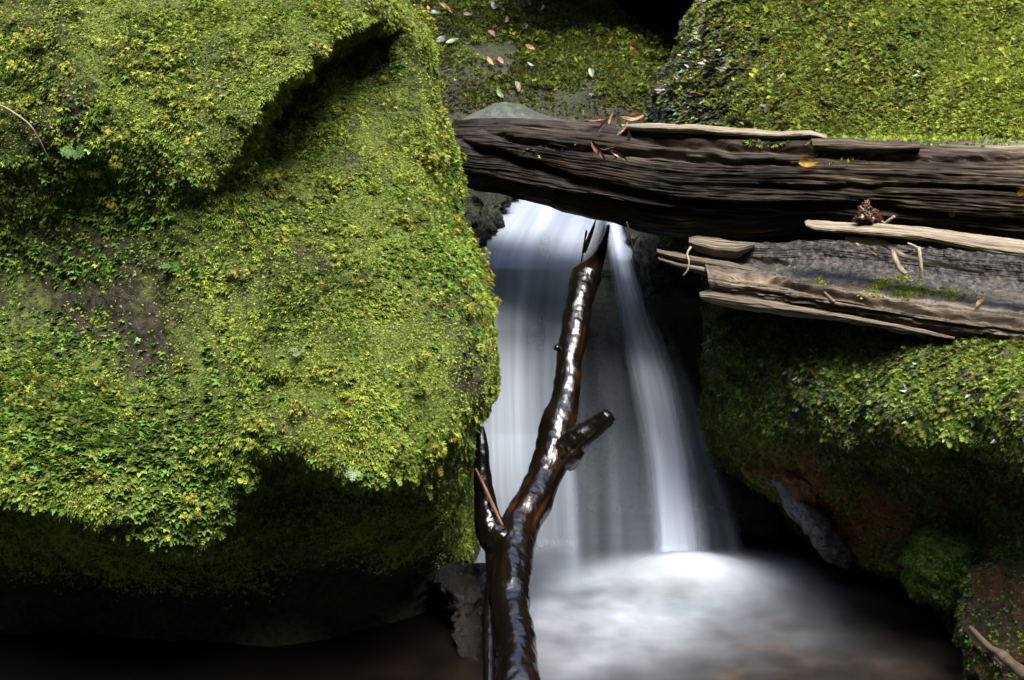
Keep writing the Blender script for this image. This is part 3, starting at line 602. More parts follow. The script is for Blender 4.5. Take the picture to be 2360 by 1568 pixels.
pack("moss", [sprigs(P, n, 'moss', .018 * (.6 + .6 * r.random(len(P))), blend(r, len(P), dict(deep=1, wet=.8, mid=.3, olive=.3)), r, .8, .4, .7)], M_MOSS, wr)
tag(slab("rock|left", [(985, 400), (1020, 470), (1050, 560), (1070, 660)], [(1215, 400), (1172, 452), (1118, 540), (1082, 660)], lambda px, py, v, t: lin([(400, 6.55), (470, 6.3), (560, 6.05), (660, 5.95)])(py) + .12 * blob(px, py, 1085, 500, 22, 45), M_WETROCK, thick=.5, n=(120, 100), roundB=(30, .1),
     disp=rdisp(.06, 6, .03, 26), attrs=rock_attrs(lambda x, y: .2 + 0 * x)), "glistening black stone where the fall rounds the moss-covered boulder", "rock")
tag(slab("rock|foot", [(1030, 1300), (1036, 1400), (1042, 1500), (1060, 1640), (1080, 1760)], [(1112, 1300), (1120, 1400), (1130, 1500), (1120, 1640), (1120, 1760)], lambda px, py, v, t: lin([(1300, 4.95), (1400, 4.82), (1568, 4.58), (1700, 4.4)])(py), M_WETROCK, thick=.4, n=(120, 80), roundA=(30, .1), roundB=(30, .1),
     disp=rdisp(.05, 8, .015, 26), attrs=rock_attrs(lambda x, y: -1.0 + 0 * x)), "lumpy black stone in the gap between boulder foot and wet branch", "rock")
tag(slab("rock|grey", [(1020, 300), (1060, 278), (1100, 258), (1140, 240), (1165, 235), (1200, 240), (1235, 256), (1270, 268), (1360, 290), (1420, 320)], [(1020, 335), (1060, 335), (1100, 335), (1150, 335), (1200, 335), (1250, 335), (1290, 335), (1360, 335), (1420, 335)],
     lambda px, py, v, t: 6.80 - .22 * ss(-.1, 1, v), M_GREYROCK, thick=.4, n=(120, 50), roundA=(25, .12), disp=rdisp(.012, 3, .003, 20), attrs=rock_attrs(lambda x, y: .25 + 0 * x)), "smooth grey stone poking up behind the log's dark end", "rock")
tag(slab("rock|cave", [(1180, -500), (1180, 320)], [(1800, -500), (1800, 320)], lambda px, py, v, t: 9.0 - 2.2 * ss(-40, -320, py), M_CAVESHADE, thick=1.0, n=(80, 80), disp=rdisp(.2, 1, .03, 6), attrs=rock_attrs(lambda x, y: 0 * x)), "cave wall coloured black as in deep shade, in the gap between the two back boulders", "rock")  # unseen top leans forward to shade the gap; black colour adds more shade
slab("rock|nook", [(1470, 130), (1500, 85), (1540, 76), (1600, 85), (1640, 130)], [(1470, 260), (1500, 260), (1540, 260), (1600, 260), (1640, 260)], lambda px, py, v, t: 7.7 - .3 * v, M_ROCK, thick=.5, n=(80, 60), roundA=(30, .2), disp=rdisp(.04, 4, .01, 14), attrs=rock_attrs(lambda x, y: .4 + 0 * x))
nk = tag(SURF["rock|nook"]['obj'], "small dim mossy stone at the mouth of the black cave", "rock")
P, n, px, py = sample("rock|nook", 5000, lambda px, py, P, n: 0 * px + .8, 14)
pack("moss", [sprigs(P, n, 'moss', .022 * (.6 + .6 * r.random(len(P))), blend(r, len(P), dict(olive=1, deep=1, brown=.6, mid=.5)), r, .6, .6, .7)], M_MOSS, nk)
# stones at the waterline below the lower boulder
def stone(key, top, bot, dep, mat, label, film, rust, thick=.25, mossn=0, a=.03):
    slab(key, top, bot, dep, mat, thick=thick, n=(110, 70), circ=True, disp=rdisp(a, 7, .006, 26), attrs=rock_attrs(lambda x, y: film + 0 * x, lambda x, y: rust + 0 * x))
    o = tag(SURF[key]['obj'], label, "stone", "stones along the waterline")
    if mossn:
        P, n, px, py = sample(key, mossn, lambda px, py, P, n: np.clip(.8 + noise2(P, 9), 0, 1), 15)
        pack("moss", [sprigs(P, n, 'moss', .015 * (.6 + .6 * r.random(len(P))), blend(r, len(P), dict(mid=1, bright=.8, deep=.7, olive=.2)), r, .8, .45, .7)], M_MOSS, o)
bulge = lambda d0, k: (lambda px, py, v, t: d0(px) - k * np.sqrt(np.clip(1 - (2 * v - 1) ** 2, 0, 1)) * np.sqrt(np.clip(1 - (2 * t - 1) ** 2, 0.02, 1)))
stone("stone", [(1745, 1100), (1790, 1085), (1850, 1120), (1880, 1170), (1935, 1250), (1960, 1290)], [(1745, 1108), (1790, 1140), (1830, 1190), (1865, 1240), (1905, 1285), (1955, 1306)], bulge(lin([(1740, 5.46), (1850, 5.30), (1960, 5.22)]), .08), M_SKYSPECK, "pale speckled wet stone lining the pool's back corner", .05, .05)
stone("stone|red", [(1795, 1100), (1815, 1068), (1850, 1055), (1880, 1075), (1895, 1110)], [(1795, 1110), (1820, 1160), (1855, 1180), (1880, 1170), (1893, 1130)], bulge(lin([(1790, 5.36), (1900, 5.28)]), .13), M_WETROCK, "rusty red wet lump at the foot of the lower boulder", .0, .9)
stone("stone|green", [(2085, 1300), (2110, 1235), (2180, 1215), (2235, 1245), (2262, 1310)], [(2085, 1320), (2110, 1370), (2180, 1395), (2235, 1385), (2260, 1330)], bulge(lin([(2080, 4.84), (2270, 4.60)]), .11), M_ROCK, "round green mossy stone low on the dark bank", .8, .0, mossn=9000)
stone("stone|brown", [(2215, 1430), (2240, 1320), (2300, 1270), (2400, 1290), (2520, 1330)], [(2212, 1460), (2230, 1560), (2300, 1620), (2400, 1640), (2520, 1640)], bulge(lin([(2210, 4.52), (2520, 4.14)]), .12), M_WETROCK, "reddish-brown stone flecked with moss, behind the short stick in the pool's corner", .55, .45, thick=.4, mossn=3000)

# ================================================================== WATERFALL
def sheet(name, Lp, Rp, dl, dr, dens, nu=220, nv=260, seed=0.0, amp=.012, parent=None):
    Lp, Rp = np.asarray(Lp, float), np.asarray(Rp, float)
    def rs(P):
        L = np.concatenate([[0], np.cumsum(np.hypot(*np.diff(P, axis=0).T))]); s = np.linspace(0, L[-1], nv)
        x, y = np.interp(s, L, P[:, 0]), np.interp(s, L, P[:, 1])
        for _ in range(14): x[1:-1] = (x[:-2] + 2 * x[1:-1] + x[2:]) / 4; y[1:-1] = (y[:-2] + 2 * y[1:-1] + y[2:]) / 4
        return np.stack([x, y], -1)
    A, B = rs(Lp), rs(Rp); u = np.linspace(0, 1, nu); v = np.linspace(0, 1, nv)
    pxy = A[:, None] + (B - A)[:, None] * u[None, :, None]; px, py = pxy[..., 0], pxy[..., 1]
    U, Vv = np.broadcast_arrays(u[None], v[:, None])
    d = lin(dl)(py) * (1 - U) + lin(dr)(py) * U
    st = fbm(np.stack([U * 5.5, Vv * .7, 0 * U + seed], -1), 1.0, 3, .45)
    an = np.arctan((py - HY) / HX * TANH); pd = CAM_H / np.sin(np.maximum(rad(PITCH) + an, .05)) * np.cos(an) - .05 * np.exp(-((py - 1262) / 45) ** 2) - .03 - .005 * seed
    d = d - amp * st * ss(0, .3, Vv); k_ = .05; h_ = np.clip(.5 + .5 * (pd - d) / k_, 0, 1); d = pd * (1 - h_) + d * h_ - k_ * h_ * (1 - h_)
    P = unproj(px, py, d); den = np.clip(dens(px, py, U, Vv, st), 0, 1.3)
    w_ = np.linalg.norm(P[nv // 2, -1] - P[nv // 2, 0]); h_ = np.linalg.norm(P[-1, 0] - P[0, 0])
    uv = np.stack([U * max(w_, .3) + seed, Vv * h_], -1).reshape(-1, 2)
    return mesh(name, P.reshape(-1, 3), gridF(nv, nu)[:, ::-1], M_FALL, parent, attrs={'dens': den.ravel()}, uv=uv)
fall = bpy.data.objects.new("waterfall", None); COL.objects.link(fall); tag(fall, kind='structure')
dcl = [(380, 7.0), (440, 6.68), (500, 6.36), (560, 6.14), (620, 6.00), (760, 5.92), (1000, 5.86), (1330, 5.70)]
dcr = [(380, 7.0), (460, 6.55), (520, 6.24), (600, 6.00), (760, 5.88), (1000, 5.80), (1330, 5.58)]
def dens_left(px, py, U, V, st):
    e = ss(0, .13, U + .05 * st) * (1 - ss(.86, 1.0, U + .06 * st))
    top = 1 - ss(470, 760, py)
    band = .62 - .10 * top + .20 * st + .06 * ss(1000, 1250, py)
    band = band - .22 * blob(px, py, 1210, 770, 90, 40) - .16 * blob(px, py, 1395, 640, 60, 90) - .1 * blob(px, py, 1210, 830, 30, 40) - .25 * top * blob(px, py, 1235, 560, 30, 60)
    return e * band * (1 - .35 * ss(1000, 1230, py)) * ss(1400, 1215, py)
sheet("water_curtain", [(1190, 380), (1165, 455), (1115, 510), (1078, 570), (1066, 650), (1062, 900), (1060, 1110), (1080, 1420)], [(1440, 380), (1400, 500), (1375, 570), (1352, 640), (1340, 760), (1335, 900), (1350, 1100), (1370, 1420)], dcl, dcr, dens_left, seed=1.3, parent=fall)
def dens_mid(px, py, U, V, st):
    e = ss(0, .12, U) * (1 - ss(.8, 1.0, U)); return e * (.11 + .05 * ss(900, 1150, py) + .12 * st) * ss(620, 800, py) * ss(1400, 1215, py)
sheet("water_curtain", [(1300, 560), (1290, 700), (1290, 1000), (1290, 1420)], [(1470, 560), (1490, 760), (1530, 1000), (1560, 1420)], dcr, dcr, dens_mid, seed=7.1, parent=fall)
def dens_right(px, py, U, V, st):
    ridge = np.exp(-((U - .42) / .30) ** 2)
    e = ss(0, .22, U) * (1 - ss(.70, 1.0, U))
    return 1.5 * e * (.12 + .80 * ridge + .30 * st * (1 + .3 * ridge)) * (.50 + .42 * ss(540, 700, py) + .1 * ss(1050, 1250, py)) * ss(1415, 1270, py)
sheet("water_stream", [(1385, 470), (1392, 540), (1405, 640), (1425, 760), (1450, 900), (1478, 1060), (1490, 1220), (1495, 1420)], [(1445, 470), (1465, 530), (1485, 620), (1515, 700), (1562, 800), (1598, 900), (1630, 1050), (1655, 1220), (1675, 1420)], [(a, b - .05) for a, b in dcr], [(a, b - .05) for a, b in dcr], dens_right, seed=3.7, parent=fall)
def dens_veil(px, py, U, V, st):
    e = ss(0, .2, U) * (1 - ss(.55, 1.0, U + .1 * st)); return e * (.22 + .25 * st) * ss(560, 760, py) * ss(1380, 1215, py)
sheet("water_veil", [(1440, 520), (1462, 640), (1500, 800), (1530, 950), (1555, 1150), (1560, 1420)], [(1462, 520), (1492, 660), (1572, 790), (1612, 900), (1662, 1060), (1720, 1200), (1760, 1420)], [(a, b - .02) for a, b in dcr], [(520, 6.0), (900, 5.8), (1330, 5.58)], dens_veil, seed=5.5, parent=fall)

# ================================================================== LOGS
def uvlog(i):
    a = i['px'] * .0016; b = np.where(i['front'], i['v'], 2 - i['v']) * .5; return np.stack([a, b], -1)
def grain(i, amp, sx=.0030, kb=24.0, off=0.0):
    b = np.where(i['front'], i['v'], 2 - i['v']); q = np.stack([i['px'] * sx, b * kb + .35 * pn(np.stack([i['px'] * .0025, b * 2, 0 * b + off], -1)), 0 * b + off], -1)
    s1 = fbm(q * [.35, .30, 1], 1, 2); s2 = fbm(q, 1, 4, .6); s3 = fbm(q * [1.5, 3.2, 1], 1, 3, .6); s4 = fbm(q * [2.6, 5.5, 1], 1, 2, .6)
    return amp * (1.0 * s1 + .75 * (1 - 2 * np.abs(s2)) * .5 + .30 * s3 + .24 * s4)
def grooves(i, G):
    d = np.zeros(len(i['px']))
    for pts, wdt, dep in G:
        a = np.asarray(pts, float); y0 = np.interp(i['px'], a[:, 0], a[:, 1]); on = ss(a[0, 0] - 5, a[0, 0] + 80, i['px']) * (1 - ss(a[-1, 0] - 90, a[-1, 0], i['px']))
        y = i['py'] - y0 + 5 * pn(np.stack([i['px'] / 45, i['px'] * 0, i['px'] * 0 + dep * 90], -1))
        d -= dep * on * np.where(y > 0, np.exp(-(y / wdt) ** 2), np.exp(-(y / (wdt * .25)) ** 2)) * i['front']
    return d
logc = lambda px: lin([(800, 5.9), (1040, 5.66), (1500, 5.36), (2360, 4.82), (2760, 4.6)])(px)
LT = [(860, 285), (1000, 290), (1030, 288), (1060, 282), (1110, 280), (1200, 279), (1290, 286), (1370, 292), (1440, 300), (1600, 312), (1760, 318), (1880, 318), (1990, 322), (2060, 320), (2360, 326), (2760, 330)]
LB = [(860, 400), (1000, 408), (1050, 422), (1100, 437), (1150, 444), (1190, 457), (1262, 474), (1300, 487), (1352, 500), (1418, 514), (1470, 530), (1540, 542), (1640, 551), (1740, 552), (1860, 548), (2000, 560), (2360, 592), (2760, 612)]
GRO = [([(1040, 318), (1130, 345), (1230, 378), (1330, 412), (1450, 440), (1560, 462), (1680, 474), (1900, 470), (2100, 468)], 20, .055),
       ([(1440, 318), (1560, 326), (1700, 338), (1880, 345), (2050, 352)], 14, .032), ([(1050, 405), (1250, 442), (1420, 470), (1600, 500), (1900, 505), (2360, 540)], 26, .06),
       ([(1100, 300), (1250, 330), (1400, 345), (1520, 352), (1700, 370), (1900, 372)], 10, .03), ([(1880, 340), (2000, 352), (2100, 360), (2240, 360), (2400, 352)], 10, .022), ([(1700, 425), (1900, 430), (2150, 425), (2400, 440)], 10, .03), ([(2000, 480), (2200, 500), (2500, 520)], 12, .035)]
Rl = lambda px: lin([(900, .15), (1500, .17), (2360, .21), (2760, .22)])(px)
def wetlog(px): return np.clip(1.1 - ss(1400, 2300, px) * .72, 0, 1)
slab("log", LT, LB, lambda px, py, v, t: logc(px) - Rl(px) * np.sqrt(np.clip(1 - (2 * v - 1) ** 2, 0, 1)), M_LOG, thick=.36, n=(900, 230), nb=40, circ=True,
     disp=lambda i: grain(i, .016) + grooves(i, GRO), uvm=uvlog,
     attrs=lambda i: dict(wet=np.clip(wetlog(i['px']) + .5 * fbm(i['V'], 3, 3) - .25 * ss(.35, .15, i['v']), 0, 1), pale=np.clip(.75 * blob(i['px'], i['py'], 2330, 338, 130, 12) + .25 * blob(i['px'], i['py'], 1560, 362, 160, 12), 0, 1), blue=np.clip(.35 * fbm(i['V'], 4, 4, off=3), 0, .4)))
log = tag(SURF["log"]['obj'], "thick rotting log with deep grain, jammed across the gap above the fall", "log")
# long pale splinter along the log's top
slab("splinter|top", [(1432, 287), (1520, 285), (1600, 287), (1680, 297), (1740, 300), (1800, 306), (1868, 303), (1905, 316)], [(1432, 296), (1520, 303), (1600, 308), (1680, 315), (1740, 318), (1800, 320), (1868, 316), (1905, 320)],
     lambda px, py, v, t: logc(px) - .06 - .05 * np.sqrt(np.clip(1 - (2 * v - 1) ** 2, 0, 1)), M_PLANK, thick=.10, n=(220, 26), nb=10, circ=True, disp=lambda i: grain(i, .008, .006, 3), uvm=lambda i: uvlog(i) * [1, .35],
     attrs=lambda i: dict(wet=.25 * ss(1600, 1450, i['px']), pale=.5 + 0 * i['px'], blue=0 * i['px']), parent=log)
slab("splinter|edge", [(1870, 322), (1960, 322), (2040, 330), (2120, 331)], [(1875, 345), (1960, 350), (2040, 352), (2120, 345)], lambda px, py, v, t: logc(px) - .13 - .04 * np.sqrt(np.clip(1 - (2 * v - 1) ** 2, 0, 1)), M_LOG, thick=.08, n=(160, 24), nb=10, circ=True,
     disp=lambda i: grain(i, .008, .006, 3), uvm=lambda i: uvlog(i) * [1, .35], attrs=lambda i: dict(wet=.1 + 0 * i['px'], pale=.12 + 0 * i['px'], blue=.2 + 0 * i['px']), parent=log)
P, n, px, py = sample("log", 80000, lambda px, py, P, n: np.clip(1.3 * blob(px, py, 2220, 325, 260, 8) + 1.0 * blob(px, py, 1950, 335, 80, 10) + .55 * blob(px, py, 1700, 330, 110, 8) + .45 * blob(px, py, 1925, 362, 60, 14) + .10 * blob(px, py, 1260, 340, 90, 20) - .03, 0, 1) * (noise2(P, 14) > -.15), 16)
pack("moss", [sprigs(P, n, 'moss', .019 * (.5 + .7 * r.random(len(P))), blend(r, len(P), dict(lime=1.3, light=.7, mint=.4, mid=.3)), r, .2, .8, .9)], M_MOSS, log)

# split hollow log below
vr = lambda px: lin([(1600, .46), (1800, .55), (2000, .62), (2360, .70), (2760, .72)])(px)
sc = lambda px: lin([(1500, 5.18), (1650, 5.04), (2000, 4.72), (2360, 4.43), (2760, 4.15)])(px)
def D_split(px, py, v, t):
    k = vr(px); a = np.clip(v / k, 0, 1); f = np.clip((v - k) / (1 - k), 0, 1)
    off = .13 - .23 * a ** 1.1 + .07 * np.sin(np.pi * a) ** 2
    return sc(px) + np.where(v < k, off, -.10 - .05 * np.sin(np.pi * f) + .03 * f)
ST = [(1612, 556), (1650, 558), (1700, 562), (1790, 562), (1850, 557), (1905, 553), (1960, 556), (2030, 562), (2100, 566), (2360, 590), (2760, 630)]
SB = [(1645, 692), (1700, 706), (1760, 712), (1830, 722), (1900, 733), (2000, 752), (2100, 772), (2200, 786), (2360, 803), (2760, 850)]
GR2 = [([(1650, 625), (1760, 640), (1890, 668), (2000, 690), (2150, 715), (2300, 735), (2600, 770)], 12, .03), ([(1700, 660), (1850, 690), (2000, 716), (2200, 748), (2500, 780)], 7, .018), ([(1780, 690), (1950, 722), (2200, 765), (2500, 800)], 8, .018), ([(1690, 590), (1780, 600), (1880, 612)], 8, .02)]
slab("split_log", ST, SB, D_split, M_SPLIT, thick=.16, n=(620, 220), nb=20, disp=lambda i: grain(i, .009, .005, 14, 5.0) * (.5 + .8 * ss(0, .08, i['v'] - vr(i['px']))) + .006 * fbm(i['V'], 25, 4) + grooves(i, GR2), uvm=lambda i: uvlog(i) * [1, .75],
     attrs=lambda i: dict(wet=np.clip(.15 + .5 * fbm(i['V'], 4, 3) + .4 * blob(i['px'], i['py'], 1850, 650, 150, 30), 0, .8), pale=np.clip(.85 * blob(i['px'], i['py'], 2310, 705, 150, 28) + .35 * blob(i['px'], i['py'], 1750, 562, 90, 12) + .3 * blob(i['px'], i['py'], 1700, 700, 120, 12), 0, 1) * (i['v'] < 1),
                          blue=np.clip((1 - ss(-.12, -.02, i['v'] - vr(i['px']))) * 1.1 * ss(1650, 1760, i['px']) - .8 * blob(i['px'], i['py'], 2310, 705, 150, 28) - .3 * blob(i['px'], i['py'], 1750, 562, 80, 10) + .3 * fbm(i['V'], 7, 3), 0, 1)))
split = tag(SURF["split_log"]['obj'], "hollowed split log with a splintered end, lying below the thick log", "log")
def prong(key, top, bot, d0, pale=0.0, wet=.1, th=.07, rd=.035):
    slab(key, top, bot, lambda px, py, v, t: sc(px) + d0 - rd * np.sqrt(np.clip(1 - (2 * v - 1) ** 2, 0, 1)), M_SPLIT, thick=th, n=(150, 36), nb=12, circ=True, disp=lambda i: grain(i, .007, .006, 4, d0 * 9), uvm=lambda i: uvlog(i) * [1, .3] + [d0 * 3, d0 * 7],
         attrs=lambda i: dict(wet=wet + 0 * i['px'], pale=pale + 0 * i['px'], blue=.15 + 0 * i['px']), parent=split)
prong("splinter|a", [(1588, 550), (1606, 546), (1650, 551), (1700, 557), (1740, 561)], [(1590, 562), (1606, 576), (1650, 592), (1700, 592), (1740, 568)], .07, .25)
prong("splinter|b", [(1513, 576), (1545, 582), (1600, 592), (1680, 606), (1760, 626)], [(1517, 586), (1545, 596), (1600, 612), (1680, 628), (1760, 634)], .0, .05, .25)
prong("splinter|c", [(1516, 592), (1560, 604), (1620, 616), (1690, 632), (1750, 648)], [(1522, 602), (1560, 618), (1620, 634), (1690, 650), (1750, 654)], -.02, .0, .35)
prong("splinter|d", [(1612, 676), (1640, 670), (1700, 676), (1780, 690), (1900, 716), (2050, 748), (2200, 779)], [(1616, 690), (1640, 700), (1700, 713), (1780, 724), (1900, 736), (2050, 757), (2200, 781)], -.105, .30, .0, .12, .03)
#prong("splinter|e", [(1640, 608), (1700, 624), (1800, 644), (1890, 664), (2000, 690), (2150, 718), (2330, 742)], [(1645, 632), (1700, 654), (1800, 680), (1890, 700), (2000, 716), (2150, 732), (2330, 746)], -.10, .04, .25, .09, .03)
P, n, px, py = sample("split_log", 60000, lambda px, py, P, n: np.clip(1.1 * blob(px, py, 2060, 660, 50, 20) + 1.0 * blob(px, py, 2130, 678, 90, 14) + .5 * blob(px, py, 1895, 650, 12, 18) + .4 * blob(px, py, 1800, 620, 60, 30) * .3 - .05, 0, 1) * (noise2(P, 16) > -.1), 17)
pack("moss", [sprigs(P, n, 'moss', .012 * (.6 + .6 * r.random(len(P))), blend(r, len(P), dict(lime=1.4, light=.7, yellow=.4)), r, .2, .8, .9)], M_MOSS, split)
# weathered plank
plc = lambda px: lin([(1850, 4.72), (2360, 4.28), (2760, 4.0)])(px)
slab("plank", [(1855, 514), (1862, 510), (1905, 511), (1920, 513), (2040, 517), (2140, 528), (2230, 540), (2250, 544), (2360, 556), (2760, 590)], [(1858, 520), (1880, 530), (1930, 535), (2040, 545), (2140, 554), (2230, 570), (2300, 584), (2360, 592), (2760, 640)],
     lambda px, py, v, t: plc(px) - .03 * np.sqrt(np.clip(1 - (2 * v - 1) ** 2, 0, 1)) + .05 * (1 - v), M_PLANK, thick=.06, n=(420, 40), nb=14, circ=True, disp=lambda i: grain(i, .006, .006, 4, 2.0), uvm=lambda i: uvlog(i) * [1, .3],
     attrs=lambda i: dict(wet=0 * i['px'], pale=.25 + 0 * i['px'], blue=0 * i['px']))
tag(SURF["plank"]['obj'], "pale weathered splinter of wood lying along the gap between the two logs", "driftwood")

# ================================================================== BRANCH IN THE FALL
bd = lambda py: lin([(520, 5.72), (560, 5.60), (700, 5.40), (900, 5.20), (1100, 5.02), (1300, 4.72), (1568, 4.30), (1800, 4.05)])(py)
def pt(px, py, d): return unproj(px, py, d)
def wpx(wd, d): return wd * TANH * d / HX * .5
MAIN = [(1402, 522, 8), (1393, 556, 16), (1384, 582, 28), (1371, 606, 44), (1352, 640, 72), (1334, 710, 60), (1322, 780, 62), (1311, 850, 64), (1303, 920, 66), (1286, 975, 78), (1274, 1030, 84), (1258, 1090, 84), (1232, 1150, 86), (1204, 1205, 92), (1186, 1260, 100), (1176, 1330, 96), (1178, 1420, 94), (1190, 1500, 100), (1196, 1600, 106), (1204, 1760, 110)]
Pm = np.array([pt(a, b, bd(b)) for a, b, c in MAIN]); Rm = [wpx(c, bd(b)) for a, b, c in MAIN]
def branch_attr(V):
    px, py, d = proj(V); return dict(bare=np.clip(1.3 * blob(px, py, 1205, 1170, 30, 60) + 1.2 * blob(px, py, 1290, 1120, 40, 90) + .9 * blob(px, py, 1330, 830, 18, 120) + .9 * blob(px, py, 1225, 1540, 22, 60) + .7 * blob(px, py, 1365, 610, 25, 25) + .8 * blob(px, py, 1325, 985, 15, 40) - .08, 0, 1))
V, F, uv = tube(Pm, Rm, 72, .13, 7, fine=.030, seg=620, seed=2.0)
branch = tag(mesh("branch", V, F, M_BRANCH, attrs=branch_attr(V), uv=uv), "black wet crooked branch standing in the pool before the fall", "branch")
st = [(1290, 1055, 84), (1316, 1032, 76), (1340, 1010, 62), (1368, 988, 50), (1392, 968, 44), (1404, 956, 36)]
V, F, uv = tube([pt(a, b, bd(1040) - .01 - .0006 * k * 18) for k, (a, b, c) in enumerate(st)], [wpx(c, bd(1040)) for a, b, c in st], 56, .14, 11, fine=.04, seg=160, seed=5.0)
mesh("stub", V, F, M_BRANCH, branch, attrs=branch_attr(V), uv=uv)
arm = [(1185, 1275, 100), (1150, 1245, 90), (1128, 1205, 68), (1118, 1150, 52), (1112, 1090, 40), (1110, 1030, 30), (1108, 985, 16)]
V, F, uv = tube([pt(a, b, bd(1260) + .02 * k) for k, (a, b, c) in enumerate(arm)], [wpx(c, bd(1260)) for a, b, c in arm], 56, .16, 9, fine=.05, seg=260, seed=8.0)
mesh("side_limb", V, F, M_BRANCH, branch, attrs=branch_attr(V), uv=uv)
V, F, uv = tube([pt(1305, 812, bd(810)), pt(1290, 805, bd(810) - .02), pt(1281, 800, bd(810) - .03)], [.018, .013, .012], 16, .2, 30, seg=30, seed=3.0)
mesh("knot", V, F, M_BRANCH, branch, attrs=branch_attr(V), uv=uv)
leg = [(1150, 1255, 60), (1138, 1330, 42), (1130, 1420, 34), (1128, 1520, 30), (1130, 1700, 30)]
V, F, uv = tube([pt(a, b, bd(b) + .03) for a, b, c in leg], [wpx(c, bd(b)) for a, b, c in leg], 56, .2, 9, fine=.06, seg=260, seed=12.0)
mesh("root_limb", V, F, M_BRANCH, branch, attrs=branch_attr(V), uv=uv)

# ================================================================== STICKS AND TWIGS
def stick(name, label, cat, pts, mat=None, parts=(), wob=.12, wet=0.0, pale=0.0, group=None):
    """pts: (px, py, depth, width px)"""
    def one(p):
        V, F, uv = tube([pt(a, b, d) for a, b, d, w_ in p], [wpx(w_, d) for a, b, d, w_ in p], 12, wob, 40, seg=max(16, 10 * len(p)), seed=p[0][0])
        return V, F, uv
    V, F, uv = one(pts); at = lambda V: dict(wet=np.full(len(V), wet), pale=np.full(len(V), pale), blue=np.zeros(len(V)), bare=np.full(len(V), .8))
    o = tag(mesh(name, V, F, mat or M_STICK, attrs=at(V), uv=uv), label, cat, group)
    for nm, p in parts:
        V, F, uv = one(p); mesh(nm, V, F, mat or M_STICK, o, attrs=at(V), uv=uv)
    return o
stick("stick", "pale forked stick wedged under the weathered splinter, on the hollow log", "stick", [(1950, 547, 4.70, 8), (1968, 552, 4.68, 12), (1990, 556, 4.66, 16), (2030, 560, 4.62, 16), (2058, 574, 4.56, 15), (2078, 588, 4.54, 13), (2120, 600, 4.52, 11), (2170, 610, 4.50, 10), (2220, 622, 4.48, 9), (2268, 629, 4.46, 7)],
      parts=[("fork", [(2058, 578, 4.555, 13), (2064, 600, 4.54, 13), (2072, 616, 4.54, 13), (2088, 632, 4.53, 12)]), ("side_twig", [(2074, 584, 4.55, 6), (2090, 583, 4.56, 6), (2104, 578, 4.57, 4)])], pale=.35)
stick("twig", "short straight twig with a forked top, crossing the pale forked stick", "twig", [(2124, 640, 4.47, 9), (2123, 615, 4.46, 9), (2120, 590, 4.46, 8), (2118, 572, 4.48, 9)],
      parts=[("fork", [(2119, 574, 4.48, 7), (2104, 566, 4.49, 6), (2092, 561, 4.50, 5)]), ("fork", [(2119, 574, 4.48, 6), (2132, 573, 4.49, 5), (2142, 566, 4.50, 4)])], pale=.5)
stick("twig", "little V-shaped twig behind the splinter, beside the brown bark chunk", "twig", [(2020, 498, 4.62, 4), (2030, 508, 4.62, 4), (2038, 515, 4.62, 5)], parts=[("fork", [(2038, 515, 4.62, 5), (2050, 507, 4.61, 6), (2062, 499, 4.6, 7)])], pale=.2)
stick("twig", "thin dark peg sticking out of the split log's front groove", "twig", [(1895, 668, 4.74, 6), (1908, 682, 4.68, 7), (1922, 696, 4.64, 8)], wet=.7)
stick("twig", "curled pale fibre hanging off the split log's upper prong", "twig", [(1592, 570, 5.06, 6), (1584, 585, 5.04, 4), (1588, 605, 5.03, 4), (1585, 622, 5.03, 4), (1575, 636, 5.04, 3)], pale=.5)
stick("twig", "thin dark twig dangling from the log in front of the bright fall", "twig", [(1444, 512, 5.10, 4), (1450, 535, 5.10, 4), (1456, 560, 5.11, 3), (1462, 582, 5.12, 3)], wet=1.0)
stick("twig", "orange-brown straight twig leaning in the fork of the wet branch", "twig", [(1096, 1080, 4.80, 5), (1118, 1125, 4.79, 8), (1138, 1170, 4.78, 9), (1158, 1212, 4.77, 6)], M_BROWN, wob=.05, pale=.0)
stick("stick", "wet knobbly stick poking from the pool's dark corner by the brown stone", "stick", [(2236, 1446, 4.16, 10), (2262, 1474, 4.10, 14), (2290, 1500, 4.04, 16), (2306, 1508, 4.02, 24), (2330, 1530, 3.96, 26), (2380, 1568, 3.86, 30), (2460, 1630, 3.70, 32)], wob=.3, wet=.85)
stick("root", "thin hanging root curving over the boulder's shady hollow", "root", [(-40, 238, 4.36, 3), (0, 243, 4.34, 4), (35, 262, 4.32, 4), (68, 288, 4.33, 4), (88, 318, 4.36, 4), (104, 350, 4.40, 3), (114, 372, 4.46, 3)], pale=.2)
stick("twig", "thin twig half in the water, seen through the fall behind the branch top", "twig", [(1352, 532, 5.80, 5), (1345, 570, 5.76, 4), (1338, 620, 5.70, 4)], wet=1.0)
stick("twig", "old dead twig in the moss behind the big log", "twig", [(1786, 190, 5.50, 4), (1795, 182, 5.49, 5), (1806, 170, 5.49, 5)], pale=.4)

